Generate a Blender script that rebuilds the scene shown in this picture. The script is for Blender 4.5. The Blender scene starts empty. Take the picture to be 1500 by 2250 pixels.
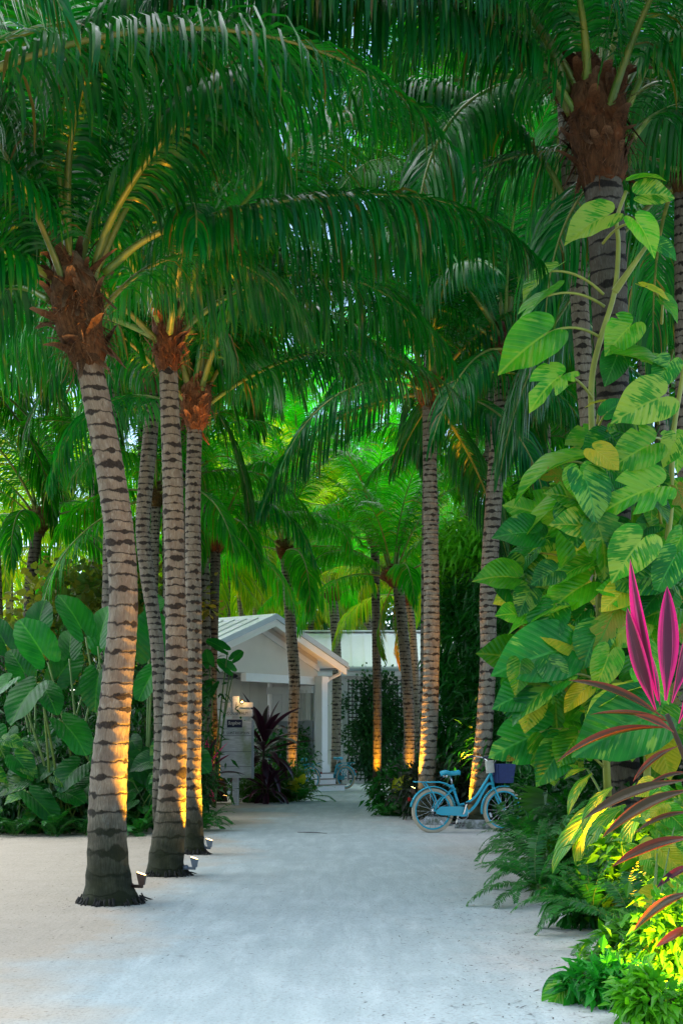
import bpy, math, random
import numpy as np
from mathutils import Vector, Matrix, noise as mnoise
R = math.radians
S = bpy.context.scene
COL = S.collection

# ---------------------------------------------------------------- camera, sky, sun, exposure
CAMZ, HORIZON, FPX = 1.3, 1633.0, 3000.0
cam = bpy.data.objects.new('camera', bpy.data.cameras.new('camera'))
COL.objects.link(cam)
cam.location = (0, 0, CAMZ)
cam.rotation_euler = (R(90), 0, 0)
cam.data.sensor_fit = 'HORIZONTAL'
cam.data.sensor_width = 36
cam.data.lens = 36 * FPX / 1500
cam.data.shift_y = (HORIZON - 1125) / 1500
cam.data.clip_end = 2000
S.camera = cam

SUN_EL, SUN_AZ = R(57), R(-45)          # azimuth measured from +Y (into the picture) towards +X
W = bpy.data.worlds.new("World"); S.world = W; W.use_nodes = True
nt = W.node_tree
bg = nt.nodes['Background']
sky = nt.nodes.new('ShaderNodeTexSky'); sky.sky_type = 'NISHITA'; sky.sun_disc = False
sky.sun_elevation = SUN_EL; sky.sun_rotation = SUN_AZ
sky.air_density = 1.0; sky.dust_density = 0.2; sky.ozone_density = 1.3
nt.links.new(sky.outputs[0], bg.inputs['Color'])
bg.inputs['Strength'].default_value = 0.15
sun = bpy.data.objects.new('sun', bpy.data.lights.new('sun', 'SUN'))
COL.objects.link(sun)
sun.data.energy = 2.7; sun.data.angle = R(100); sun.data.color = (1.0, 0.96, 0.88)
sd = Vector((math.sin(SUN_AZ) * math.cos(SUN_EL), math.cos(SUN_AZ) * math.cos(SUN_EL), math.sin(SUN_EL)))
sun.rotation_euler = sd.to_track_quat('Z', 'Y').to_euler()
S.view_settings.view_transform = 'Standard'; S.view_settings.look = 'None'
S.view_settings.exposure = 1.16; S.view_settings.gamma = 1.0
S.view_settings.use_curve_mapping = False
S.render.engine = 'CYCLES'
cy = S.cycles
cy.max_bounces = 7; cy.diffuse_bounces = 3; cy.glossy_bounces = 2; cy.transmission_bounces = 4; cy.transparent_max_bounces = 4
cy.caustics_reflective = False; cy.caustics_refractive = False
cy.sample_clamp_indirect = 6
cy.use_denoising = True
try:
    cy.denoiser = 'OPENIMAGEDENOISE'; cy.denoising_input_passes = 'RGB_ALBEDO_NORMAL'
except Exception:
    pass

# ---------------------------------------------------------------- helpers
def pt(px, py, Y):
    return Vector(((px - 750) * Y / FPX, Y, CAMZ + (HORIZON - py) * Y / FPX))

def gd(py):                              # ground depth under a picture row
    return CAMZ * FPX / (py - HORIZON)

def tag(o, label=None, cat=None, group=None, kind=None):
    if label: o['label'] = label
    if cat: o['category'] = cat
    if group: o['group'] = group
    if kind: o['kind'] = kind
    return o

def empty(name, loc, label, cat, group=None):
    o = bpy.data.objects.new(name, None); COL.objects.link(o)
    o.location = loc; o.empty_display_size = .2
    return tag(o, label, cat, group)

def link(name, mesh, parent=None, loc=None, mat=None):
    o = bpy.data.objects.new(name, mesh); COL.objects.link(o)
    if parent is not None: o.parent = parent
    if mat is not None: o.matrix_local = mat
    elif loc is not None: o.location = loc
    return o

def smooth(pts, n):
    """Catmull-Rom through a list of tuples (any length), n samples."""
    P = [np.array(p, float) for p in pts]
    P = [2 * P[0] - P[1]] + P + [2 * P[-1] - P[-2]]
    out = []
    m = len(pts) - 1
    for i in range(n):
        t = i / (n - 1) * m
        k = min(int(t), m - 1); u = t - k
        a, b, c, d = P[k:k + 4]
        out.append(.5 * ((2 * b) + (-a + c) * u + (2 * a - 5 * b + 4 * c - d) * u * u + (-a + 3 * b - 3 * c + d) * u ** 3))
    return out

class MB:
    def __init__(s):
        s.v = []; s.f = []; s.m = []; s.uv = []
    def vert(s, p, uv=(0, 0)):
        s.v.append(tuple(p)); s.uv.append(uv); return len(s.v) - 1
    def face(s, idx, m=0):
        s.f.append(tuple(idx)); s.m.append(m)
    def box(s, lo, hi, m=0, M=None):
        c = [Vector((x, y, z)) for z in (lo[2], hi[2]) for y in (lo[1], hi[1]) for x in (lo[0], hi[0])]
        if M is not None: c = [M @ p for p in c]
        b = len(s.v)
        for p in c: s.vert(p)
        for f in ((0, 2, 3, 1), (4, 5, 7, 6), (0, 1, 5, 4), (1, 3, 7, 5), (3, 2, 6, 7), (2, 0, 4, 6)):
            s.face([b + k for k in f], m)
        return s
    def prism(s, poly, off, m=0):
        """extrude a planar polygon (list of Vectors) by the vector off"""
        n = len(poly); b = len(s.v)
        for p in poly: s.vert(p)
        for p in poly: s.vert(Vector(p) + Vector(off))
        s.face([b + k for k in range(n)][::-1], m); s.face([b + n + k for k in range(n)], m)
        for k in range(n):
            k2 = (k + 1) % n
            s.face((b + k, b + k2, b + n + k2, b + n + k), m)
        return s
    def beam(s, a, b, w, h, m=0, up=(0, 0, 1)):
        a = Vector(a); b = Vector(b); d = b - a; L = d.length; d.normalize()
        x = d.cross(Vector(up))
        if x.length < 1e-4: x = d.cross(Vector((0, 1, 0)))
        x.normalize(); z = x.cross(d)
        M = Matrix((x, d, z)).transposed().to_4x4(); M.translation = a
        return s.box((-w / 2, 0, -h / 2), (w / 2, L, h / 2), m, M)
    def tube(s, pts, rad, n=8, m=0, caps=True, closed=False, flat=1.0):
        pts = [Vector(p) for p in pts]; N = len(pts)
        if not hasattr(rad, '__len__'): rad = [rad] * N
        b = len(s.v); up = None
        for i, p in enumerate(pts):
            if closed: t = pts[(i + 1) % N] - pts[i - 1]
            else: t = pts[min(i + 1, N - 1)] - pts[max(i - 1, 0)]
            t.normalize()
            if up is None: up = Vector((0, 0, 1)) if abs(t.z) < .9 else Vector((0, 1, 0))
            x = t.cross(up).normalized(); up = x.cross(t).normalized()
            for k in range(n):
                a = 2 * math.pi * k / n
                s.vert(p + (x * math.cos(a) + up * math.sin(a) * flat) * rad[i], (k / n, i / max(1, N - 1)))
        for i in range(N if closed else N - 1):
            j = (i + 1) % N
            for k in range(n):
                k2 = (k + 1) % n
                s.face((b + i * n + k, b + i * n + k2, b + j * n + k2, b + j * n + k), m)
        if caps and not closed:
            s.face([b + k for k in range(n)][::-1], m); s.face([b + (N - 1) * n + k for k in range(n)], m)
        return s
    def lathe(s, prof, n=16, m=0, M=None):
        """profile of (r, z) turned about local z"""
        b = len(s.v)
        for r, z in prof:
            for k in range(n):
                a = 2 * math.pi * k / n
                p = Vector((r * math.cos(a), r * math.sin(a), z))
                s.vert(M @ p if M is not None else p, (k / n, z))
        for i in range(len(prof) - 1):
            for k in range(n):
                k2 = (k + 1) % n
                s.face((b + i * n + k, b + i * n + k2, b + (i + 1) * n + k2, b + (i + 1) * n + k), m)
        s.face([b + k for k in range(n)][::-1], m)
        s.face([b + (len(prof) - 1) * n + k for k in range(n)], m)
        return s
    def mesh(s, name, mats, sm=True, org=None):
        me = bpy.data.meshes.new(name)
        V = np.array(s.v, dtype=np.float64)
        if org is not None: V = V - np.array(org)
        me.from_pydata(V.tolist(), [], s.f)
        if not isinstance(mats, (list, tuple)): mats = [mats]
        for q in mats: me.materials.append(q)
        me.polygons.foreach_set('material_index', s.m)
        if sm: me.polygons.foreach_set('use_smooth', [True] * len(s.f))
        ul = me.uv_layers.new(name='uv')
        li = np.zeros(len(me.loops), dtype=np.int32); me.loops.foreach_get('vertex_index', li)
        uv = np.array(s.uv, dtype=np.float32)[li]
        ul.data.foreach_set('uv', uv.ravel())
        me.update()
        return me
    def build(s, name, mats, parent=None, sm=False, label=None):
        """world-coordinate geometry -> one object; under a parent it is stored relative to the parent's location"""
        org = parent.location if parent is not None else None
        if parent is not None and parent.parent is not None: org = parent.parent.location + parent.location
        o = link(name, s.mesh(name, mats, sm, org), parent)
        if label: o['label'] = label
        return o

def frame_mat(base, tip, nrm):
    y = (Vector(tip) - Vector(base)); L = y.length; y.normalize()
    z = Vector(nrm) - y * y.dot(Vector(nrm))
    if z.length < 1e-4: z = y.orthogonal()
    z.normalize(); x = y.cross(z)
    M = Matrix((x, y, z)).transposed().to_4x4(); M.translation = Vector(base)
    return M, L

# ---------------------------------------------------------------- materials
class NT:
    def __init__(s, name):
        s.mat = bpy.data.materials.new(name); s.mat.use_nodes = True
        s.t = s.mat.node_tree; s.t.nodes.clear()
        s.out = s.n('OutputMaterial')
    def n(s, typ, ins=None, **kw):
        q = s.t.nodes.new('ShaderNode' + typ)
        for k, v in kw.items(): setattr(q, k, v)
        for k, v in (ins or {}).items(): s.set(q.inputs[k], v)
        return q
    def set(s, sock, v):
        if hasattr(v, 'is_output'): s.t.links.new(v, sock)
        elif hasattr(v, 'outputs'): s.t.links.new(v.outputs[0], sock)
        else:
            if sock.type == 'RGBA' and not hasattr(v, '__len__'): v = (v, v, v, 1)
            elif sock.type == 'RGBA' and len(v) == 3: v = (*v, 1)
            sock.default_value = v
    def math(s, op, a, b=0.0, c=0.0, clamp=False):
        q = s.n('Math', operation=op, use_clamp=clamp)
        s.set(q.inputs[0], a); s.set(q.inputs[1], b); s.set(q.inputs[2], c)
        return q.outputs[0]
    def mix(s, f, a, b, mode='MIX'):
        q = s.n('Mix', data_type='RGBA', blend_type=mode)
        s.set(q.inputs['Factor'], f); s.set(q.inputs['A'], a); s.set(q.inputs['B'], b)
        return q.outputs['Result']
    def ramp(s, f, stops, interp='LINEAR'):
        q = s.n('ValToRGB'); q.color_ramp.interpolation = interp
        e = q.color_ramp.elements
        while len(e) < len(stops): e.new(.5)
        for k, (p, c) in enumerate(stops):
            e[k].position = p
            e[k].color = (c, c, c, 1) if not hasattr(c, '__len__') else (*c, 1) if len(c) == 3 else c
        s.set(q.inputs[0], f)
        return q.outputs[0]
    def noise(s, vec, scale=5.0, detail=3.0, rough=.55, dist=0.0, dim='3D', w=0.0):
        q = s.n('TexNoise', noise_dimensions=dim)
        if vec is not None: s.set(q.inputs['Vector'], vec)
        s.set(q.inputs['Scale'], scale); s.set(q.inputs['Detail'], detail)
        s.set(q.inputs['Roughness'], rough); s.set(q.inputs['Distortion'], dist)
        return q.outputs[0]
    def uv(s):
        q = s.n('UVMap', uv_map='uv'); x = s.n('SeparateXYZ'); s.set(x.inputs[0], q.outputs[0])
        return q.outputs[0], x.outputs[0], x.outputs[1]
    def vec(s, x, y, z=0.0):
        q = s.n('CombineXYZ'); s.set(q.inputs[0], x); s.set(q.inputs[1], y); s.set(q.inputs[2], z)
        return q.outputs[0]
    def obj(s): return s.n('TexCoord').outputs['Object']
    def pos(s): return s.n('NewGeometry').outputs['Position']
    def bump(s, h, strength=.3, dist=.02):
        q = s.n('Bump'); s.set(q.inputs['Height'], h)
        q.inputs['Strength'].default_value = strength; q.inputs['Distance'].default_value = dist
        return q.outputs[0]
    def bsdf(s, col, rough=.6, metal=0.0, spec=.5, normal=None, **kw):
        q = s.n('BsdfPrincipled'); s.set(q.inputs['Base Color'], col); s.set(q.inputs['Roughness'], rough)
        s.set(q.inputs['Metallic'], metal); q.inputs['Specular IOR Level'].default_value = spec
        if normal is not None: s.set(q.inputs['Normal'], normal)
        for k, v in kw.items(): s.set(q.inputs[k], v)
        return q.outputs[0]
    def done(s, sh):
        s.t.links.new(sh, s.out.inputs['Surface']); return s.mat
    def leaf(s, col, trans_gain=1.6, trans=.35, rough=.4, normal=None, spec=.5, tint=(1, 1, .6)):
        """glossy leaf with light passing through it"""
        p = s.bsdf(col, rough, 0, spec, normal)
        tc = s.mix(1.0, col, tuple(trans_gain * c for c in tint), 'MULTIPLY')
        t = s.n('BsdfTranslucent'); s.set(t.inputs[0], tc)
        if normal is not None: s.set(t.inputs['Normal'], normal)
        m = s.n('MixShader'); s.set(m.inputs[0], trans); s.set(m.inputs[1], p); s.set(m.inputs[2], t.outputs[0])
        return s.done(m.outputs[0])

def plain(name, col, rough=.6, metal=0.0, var=.25, scale=8, spec=.5, bump=0.0):
    t = NT(name); n = t.noise(t.obj(), scale, 4)
    c2 = tuple(c * (1 - var) for c in col)
    f = t.ramp(n, [(.3, 0.0), (.7, 1.0)])
    return t.done(t.bsdf(t.mix(f, c2, col), rough, metal, spec, t.bump(n, bump) if bump else None))

def make_palm_leaf(name, a, b, tipc, trans=.38, rough=.36, gain=2.2):
    t = NT(name); uvv, u, v = t.uv()
    oi = t.n('ObjectInfo')
    col = t.mix(u, a, b)
    old = t.math('MULTIPLY', t.ramp(v, [(.72, 0.0), (1.0, 1.0)]), t.ramp(u, [(.55, 0.0), (.95, .8)]))
    col = t.mix(old, col, tipc)
    # a leaflet or two dried out
    col = t.mix(t.ramp(u, [(.965, 0.0), (.972, .8)]), col, (.16, .085, .02))
    col = t.mix(1.0, col, oi.outputs['Color'], 'MULTIPLY')
    return t.leaf(col, gain, trans, rough, None, .27, (.9, 1.2, .2))

def make_broad_leaf(name, a, b, vein, rough=.38, trans=.3, veg=0.0, vegc=(.35, .5, .05), ribs=9.0, edge=None, gain=1.7):
    """broad leaf seen in its own uv: u across (0..1), v along. veg > 0 adds pale streaks along the side veins"""
    t = NT(name); uvv, u, v = t.uv()
    oi = t.n('ObjectInfo'); rnd = oi.outputs['Random']
    ax = t.math('ABSOLUTE', t.math('SUBTRACT', u, .5))
    slant = t.math('SUBTRACT', v, t.math('MULTIPLY', ax, .75))
    seed = t.math('MULTIPLY', rnd, 37.0)
    big = t.noise(t.vec(u, v, seed), 2.2, 3)
    col = t.mix(t.ramp(big, [(.35, 0.0), (.65, 1.0)]), a, b)
    if veg > 0:
        st = t.noise(t.vec(t.math('MULTIPLY', u, 1.8), t.math('MULTIPLY', slant, 11.0), seed), 1.6, 4, .6)
        pw = t.noise(t.vec(t.math('MULTIPLY', u, 1.0), v, t.math('ADD', seed, 9.0)), 2.4, 2)
        m = t.math('ADD', st, t.math('MULTIPLY', t.math('SUBTRACT', pw, .5), .9))
        m = t.math('ADD', m, t.math('MULTIPLY', t.math('SUBTRACT', rnd, .5), .22))
        lo = .60 - .16 * veg
        col = t.mix(t.ramp(m, [(lo, 0.0), (lo + .07, .9)]), col, vegc)
    rib = t.math('FRACT', t.math('MULTIPLY', slant, ribs))
    ribm = t.ramp(t.math('ABSOLUTE', t.math('SUBTRACT', rib, .5)), [(0.0, 1.0), (.07, 0.0)])
    midm = t.ramp(ax, [(0.008, 1.0), (.03, 0.0)])
    col = t.mix(t.math('MULTIPLY', ribm, .35), col, vein)
    col = t.mix(t.math('MULTIPLY', midm, .8), col, vein)
    if edge is not None:
        es = t.noise(t.vec(u, v, seed), 5, 4)
        em = t.ramp(t.math('ADD', ax, t.math('MULTIPLY', t.math('SUBTRACT', es, .5), .22)), [(.40, 0.0), (.50, .9)])
        col = t.mix(em, col, edge)
    col = t.mix(1.0, col, oi.outputs['Color'], 'MULTIPLY')
    h = t.math('ADD', t.math('ABSOLUTE', t.math('SUBTRACT', rib, .5)), t.math('MULTIPLY', big, .6))
    return t.leaf(col, gain, trans, rough, t.bump(h, .5, .014), .3)

def make_strap(name, core, edge, pale, rough=.33, trans=.35, gain=1.8):
    """cordyline blade: dark core, bright margin"""
    t = NT(name); uvv, u, v = t.uv()
    oi = t.n('ObjectInfo'); rnd = oi.outputs['Random']
    ax = t.math('ABSOLUTE', t.math('SUBTRACT', u, .5))
    st = t.noise(t.vec(t.math('MULTIPLY', u, 14.0), t.math('MULTIPLY', v, 1.3), t.math('MULTIPLY', rnd, 31.0)), 1.0, 3)
    f = t.math('ADD', ax, t.math('MULTIPLY', t.math('SUBTRACT', st, .5), .35))
    f = t.math('ADD', f, t.math('MULTIPLY', t.math('SUBTRACT', rnd, .55), .35))
    base = t.ramp(v, [(.0, 1.0), (.3, 0.0)])
    f = t.math('ADD', f, t.math('ADD', t.math('MULTIPLY', base, .25), .05))
    col = t.mix(t.ramp(f, [(.28, 0.0), (.46, 1.0)]), core, edge)
    col = t.mix(t.math('MULTIPLY', t.ramp(st, [(.58, 0.0), (.75, 1.0)]), .4), col, pale)
    col = t.mix(1.0, col, oi.outputs['Color'], 'MULTIPLY')
    return t.leaf(col, gain, trans, rough, t.bump(st, .15, .01), .5, (1, .8, .8))

def make_small_leaf(name, a, b, trans=.3, rough=.4, gain=1.8):
    t = NT(name); uvv, u, v = t.uv()
    oi = t.n('ObjectInfo')
    col = t.mix(u, a, b)
    col = t.mix(1.0, col, oi.outputs['Color'], 'MULTIPLY')
    return t.leaf(col, gain, trans, rough, None, .35, (1, 1.05, .3))

def make_bark():
    t = NT('palm_bark'); uvv, u, v = t.uv()          # v counts leaf-scar rings, u runs round the trunk
    oi = t.n('ObjectInfo'); rnd = t.math('MULTIPLY', oi.outputs['Random'], 53.0)
    ang = t.math('MULTIPLY', u, 2 * math.pi)
    c, s_ = t.math('COSINE', ang), t.math('SINE', ang)
    wob = t.noise(t.vec(t.math('MULTIPLY', c, 1.2), t.math('MULTIPLY', s_, 1.2), t.math('ADD', t.math('MULTIPLY', v, .9), rnd)), 1.4, 3)
    vv = t.math('ADD', v, t.math('MULTIPLY', t.math('SUBTRACT', wob, .5), .55))
    spread = t.math('ADD', .65, t.math('MULTIPLY', oi.outputs['Random'], .9))
    k = t.math('FLOOR', vv); fr = t.math('FRACT', vv)
    th = t.noise(t.vec(t.math('MULTIPLY', c, spread), t.math('MULTIPLY', s_, spread), t.math('ADD', t.math('MULTIPLY', k, 3.71), rnd)), 1.15, 1.6)
    thick = t.ramp(th, [(.33, -.28), (.46, .03), (.59, .33), (.75, .70)])
    fine = t.noise(t.vec(t.math('MULTIPLY', c, 9.0), t.math('MULTIPLY', s_, 9.0), t.math('MULTIPLY', v, 3.0)), 2.4, 5, .7)
    d = t.math('MULTIPLY', t.math('ABSOLUTE', t.math('SUBTRACT', fr, .5)), 2.0)
    d = t.math('ADD', d, t.math('MULTIPLY', t.math('SUBTRACT', fine, .5), .42))
    band = t.math('MULTIPLY', t.ramp(t.math('SUBTRACT', d, thick), [(-.04, 1.0), (.14, 0.0)]), t.ramp(fine, [(.25, .70), (.6, 1.0)]))
    line = t.ramp(t.math('ABSOLUTE', t.math('SUBTRACT', fr, .5)), [(.02, .8), (.045, 0.0)])
    band = t.math('MAXIMUM', band, t.math('MULTIPLY', line, t.ramp(fine, [(.40, 0.2), (.60, 1.0)])))
    fib = t.noise(t.vec(t.math('MULTIPLY', c, 16.0), t.math('MULTIPLY', s_, 16.0), t.math('MULTIPLY', v, .8)), 2.2, 4, .7)
    patch = t.noise(t.vec(c, s_, t.math('ADD', t.math('MULTIPLY', v, .45), rnd)), 1.5, 3)
    col = t.mix(t.ramp(fib, [(.3, 0.0), (.7, 1.0)]), (.125, .108, .078), (.39, .35, .26))
    col = t.mix(t.math('MULTIPLY', t.ramp(patch, [(.45, 0.0), (.62, 1.0)]), .65), col, (.17, .135, .10))
    lich = t.noise(t.vec(t.math('MULTIPLY', c, 2.5), t.math('MULTIPLY', s_, 2.5), t.math('ADD', t.math('MULTIPLY', v, .7), rnd)), 1.8, 5, .7)
    col = t.mix(t.math('MULTIPLY', t.ramp(lich, [(.56, 0.0), (.66, 1.0)]), .6), col, (.40, .40, .33))
    col = t.mix(t.math('MULTIPLY', t.ramp(lich, [(.34, 1.0), (.42, 0.0)]), .6), col, (.10, .085, .055))
    crack = t.ramp(fib, [(.27, 1.0), (.36, 0.0)])
    col = t.mix(t.math('MULTIPLY', crack, .55), col, (.04, .032, .025))
    col = t.mix(band, col, t.mix(fine, (.006, .005, .005), (.030, .024, .018)))
    # moss and damp stain on the butt, broken up by noise
    sz = t.n('SeparateXYZ'); t.set(sz.inputs[0], t.obj())
    ms = t.math('ADD', sz.outputs[2], t.math('MULTIPLY', t.math('SUBTRACT', t.noise(t.obj(), 4.5, 5, .65), .5), 1.1))
    ms = t.math('ADD', ms, t.math('MULTIPLY', t.math('SUBTRACT', fib, .5), .5))
    moss = t.ramp(ms, [(.10, .96), (.45, .75), (.95, 0.0)])
    mcol = t.mix(t.noise(t.obj(), 9, 3), (.006, .009, .006), (.035, .045, .010))
    col = t.mix(moss, col, mcol)
    col = t.mix(1.0, col, oi.outputs['Color'], 'MULTIPLY')
    h = t.math('ADD', t.math('MULTIPLY', fib, .6), t.math('MULTIPLY', t.math('SUBTRACT', 1.0, band), .8))
    return t.done(t.bsdf(col, .85, 0, .25, t.bump(h, .8, .02)))

def make_husk():
    t = NT('husk_fibre'); uvv, u, v = t.uv()
    n = t.noise(t.vec(t.math('MULTIPLY', u, 30.0), t.math('MULTIPLY', v, 6.0), 0.0), 1.5, 4, .7)
    n2 = t.noise(t.obj(), 5, 4)
    col = t.mix(t.ramp(n, [(.3, 0.0), (.7, 1.0)]), (.035, .015, .006), (.22, .115, .045))
    col = t.mix(t.ramp(n2, [(.52, 0.0), (.7, .7)]), col, (.26, .085, .02))
    col = t.mix(t.ramp(n2, [(.66, 0.0), (.76, .7)]), col, (.40, .33, .22))
    col = t.mix(t.ramp(n2, [(.24, .9), (.36, 0.0)]), col, (.03, .015, .01))
    edge_ = t.math('MULTIPLY', t.ramp(v, [(.55, 0.0), (1.0, .75)]), t.ramp(n, [(.35, .3), (.6, 1.0)]))
    col = t.mix(edge_, col, (.40, .27, .15))
    oi = t.n('ObjectInfo'); col = t.mix(1.0, col, oi.outputs['Color'], 'MULTIPLY')
    return t.done(t.bsdf(col, .9, 0, .2, t.bump(n, .7, .02)))

M = {}
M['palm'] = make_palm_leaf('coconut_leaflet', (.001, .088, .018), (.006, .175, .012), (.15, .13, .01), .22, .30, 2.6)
M['palm_far'] = make_palm_leaf('backlit_coconut_leaflet', (.005, .13, .008), (.035, .24, .006), (.18, .17, .01), .5, .38, 2.8)  # same leaflet in lighter green: light from behind put into the colour
M['palm_gold'] = make_palm_leaf('golden_leaflet', (.06, .19, .008), (.26, .27, .006), (.42, .26, .008), .5, .38, 3.0)  # yellow dwarf palm colour, with the glow of lit fronds painted in
t = NT('petiole'); oi = t.n('ObjectInfo'); n = t.noise(t.obj(), 6, 4)
M['petiole'] = t.done(t.bsdf(t.mix(1.0, t.mix(t.ramp(n, [(.35, 0.0), (.65, 1.0)]), (.09, .19, .02), (.24, .27, .045)), oi.outputs['Color'], 'MULTIPLY'), .42))
M['bark'] = make_bark()
M['husk'] = make_husk()
M['fern'] = make_small_leaf('fern_leaf', (.006, .095, .016), (.02, .19, .015))
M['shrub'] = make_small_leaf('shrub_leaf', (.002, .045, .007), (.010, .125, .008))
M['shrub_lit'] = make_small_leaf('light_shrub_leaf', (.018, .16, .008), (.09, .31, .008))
M['grape'] = make_small_leaf('sea_grape_leaf', (.03, .13, .03), (.22, .20, .03), .35)
M['vine'] = make_small_leaf('trellis_leaf', (.006, .045, .015), (.022, .10, .018), .2)
M['croton'] = make_small_leaf('croton_leaf', (.02, .015, .022), (.03, .07, .02))
M['alocasia'] = make_broad_leaf('elephant_ear_leaf', (.004, .11, .012), (.012, .19, .012), (.05, .28, .02), .36, .33, 0, ribs=8)
M['pothos'] = make_broad_leaf('pothos_leaf', (.022, .22, .008), (.075, .37, .008), (.24, .44, .03), .33, .32, .42, (.17, .36, .03), 10)
M['pothos_bold'] = make_broad_leaf('variegated_pothos_leaf', (.018, .20, .008), (.05, .32, .010), (.30, .46, .05), .33, .32, .8, (.30, .46, .05), 10)
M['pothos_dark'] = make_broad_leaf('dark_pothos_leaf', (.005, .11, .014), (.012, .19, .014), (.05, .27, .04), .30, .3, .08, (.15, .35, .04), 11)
M['pothos_yellow'] = make_broad_leaf('yellowing_leaf', (.20, .34, .015), (.42, .40, .015), (.48, .48, .04), .36, .38, .5, (.48, .42, .02), 10)
M['pothos_burnt'] = make_broad_leaf('scorched_leaf', (.10, .24, .015), (.24, .22, .02), (.05, .28, .02), .45, .35, .3, (.34, .20, .03), 12, (.34, .18, .06))
M['ginger'] = make_broad_leaf('ginger_leaf', (.04, .22, .012), (.07, .30, .015), (.30, .40, .03), .35, .35, .75, (.46, .48, .03), 7)
M['ti_pink'] = make_strap('pink_cordyline_leaf', (.09, .010, .030), (.80, .010, .20), (.60, .16, .34))
M['ti_dark'] = make_strap('dark_cordyline_leaf', (.022, .006, .014), (.055, .008, .022), (.06, .03, .07), .32, .2)
M['ti_bronze'] = make_strap('bronze_cordyline_leaf', (.055, .040, .010), (.24, .045, .010), (.16, .11, .012))
M['stem'] = plain('plant_stem', (.10, .20, .03), .5)
M['stem_dark'] = plain('dark_stem', (.05, .035, .022), .8)
M['vine_stem'] = plain('vine_stem', (.30, .34, .05), .5)
M['white_paint'] = plain('white_paint', (.86, .87, .87), .5, 0, .06, 3)
M['cream_paint'] = plain('cream_paint', (.70, .67, .60), .6, 0, .06, 3)
M['wall_paint'] = plain('wall_paint', (.86, .87, .87), .6, 0, .06, 2)
M['grey_paint'] = plain('grey_paint', (.30, .33, .36), .6, 0, .1, 3)
t = NT('standing_seam_roof'); n = t.noise(t.obj(), 2.5, 5); n2 = t.noise(t.obj(), 30, 3)
M['roof'] = t.done(t.bsdf(t.mix(t.ramp(n2, [(.66, 0.0), (.72, .5)]), t.mix(n, (.82, .84, .86), (.90, .91, .92)), (.3, .3, .28)), .35, .25))
M['roof_edge'] = plain('roof_edge_metal', (.36, .44, .50), .4, .3, .1)
M['curtain'] = plain('curtain_cloth', (.66, .66, .63), .9, 0, .12, 5)
M['lattice'] = plain('lattice_wood', (.035, .03, .035), .8)
M['dark_metal'] = plain('dark_metal', (.035, .035, .04), .45, .5)
M['bronze'] = plain('bronze_lamp_housing', (.10, .06, .045), .5, .6)
M['bluegrey'] = plain('weathered_lamp_housing', (.16, .20, .24), .55, .4)
M['chrome'] = plain('chrome', (.6, .62, .64), .18, 1.0, .05)
M['teal'] = plain('turquoise_enamel', (.025, .42, .56), .24, 0, .10, 4)
M['saddle'] = plain('turquoise_vinyl', (.02, .38, .52), .45, 0, .1)
M['tyre'] = plain('cream_tyre', (.56, .46, .32), .75, 0, .18, 6)
M['basket'] = plain('navy_basket', (.015, .035, .14), .7, 0, .3, 30)
M['cream_card'] = plain('cream_card', (.60, .58, .48), .6)
M['black'] = plain('black_rubber', (.012, .012, .013), .6)
M['grip'] = plain('dark_grip', (.03, .04, .06), .6)
M['red_lens'] = plain('red_lens', (.35, .01, .01), .2)
M['white_lens'] = plain('white_reflector', (.75, .76, .78), .2)
M['navy'] = plain('navy_paint', (.010, .014, .055), .45)
M['ink'] = plain('sign_ink', (.05, .045, .05), .7)
M['ink_white'] = plain('chalk_white', (.75, .75, .72), .7)
t = NT('weathered_board'); o_ = t.obj(); mp = t.n('Mapping'); t.set(mp.inputs[0], o_); mp.inputs['Scale'].default_value = (1.5, 1.5, 14)
g = t.noise(mp.outputs[0], 4, 5, .65, .6); g2 = t.noise(o_, 2.2, 4)
sz = t.n('SeparateXYZ'); t.set(sz.inputs[0], o_)
bc = t.mix(t.ramp(g, [(.3, 0.0), (.7, 1.0)]), (.46, .44, .43), (.74, .72, .70))
algae = t.math('MULTIPLY', t.ramp(g2, [(.44, 0.0), (.60, .65)]), t.ramp(sz.outputs[0], [(.0, 0.0), (.18, 1.0)]))
M['board'] = t.done(t.bsdf(t.mix(algae, bc, (.20, .26, .06)), .85, 0, .2, t.bump(g, .3, .01)))
t = NT('concrete'); o_ = t.obj(); n = t.noise(o_, 7, 5, .65); n2 = t.noise(o_, 60, 2)
M['concrete'] = t.done(t.bsdf(t.mix(t.ramp(n, [(.42, 0.0), (.62, .85)]), t.mix(n2, (.26, .29, .30), (.38, .40, .41)), (.05, .075, .045)), .9, 0, .2, t.bump(n2, .4, .01)))
def glow(name, col, s):
    t = NT(name); e = t.n('Emission'); t.set(e.inputs[0], col); e.inputs[1].default_value = s
    return t.done(e.outputs[0])
M['lamp_glow'] = glow('lamp_lens_glow', (1.0, .58, .16), 14)
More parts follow.
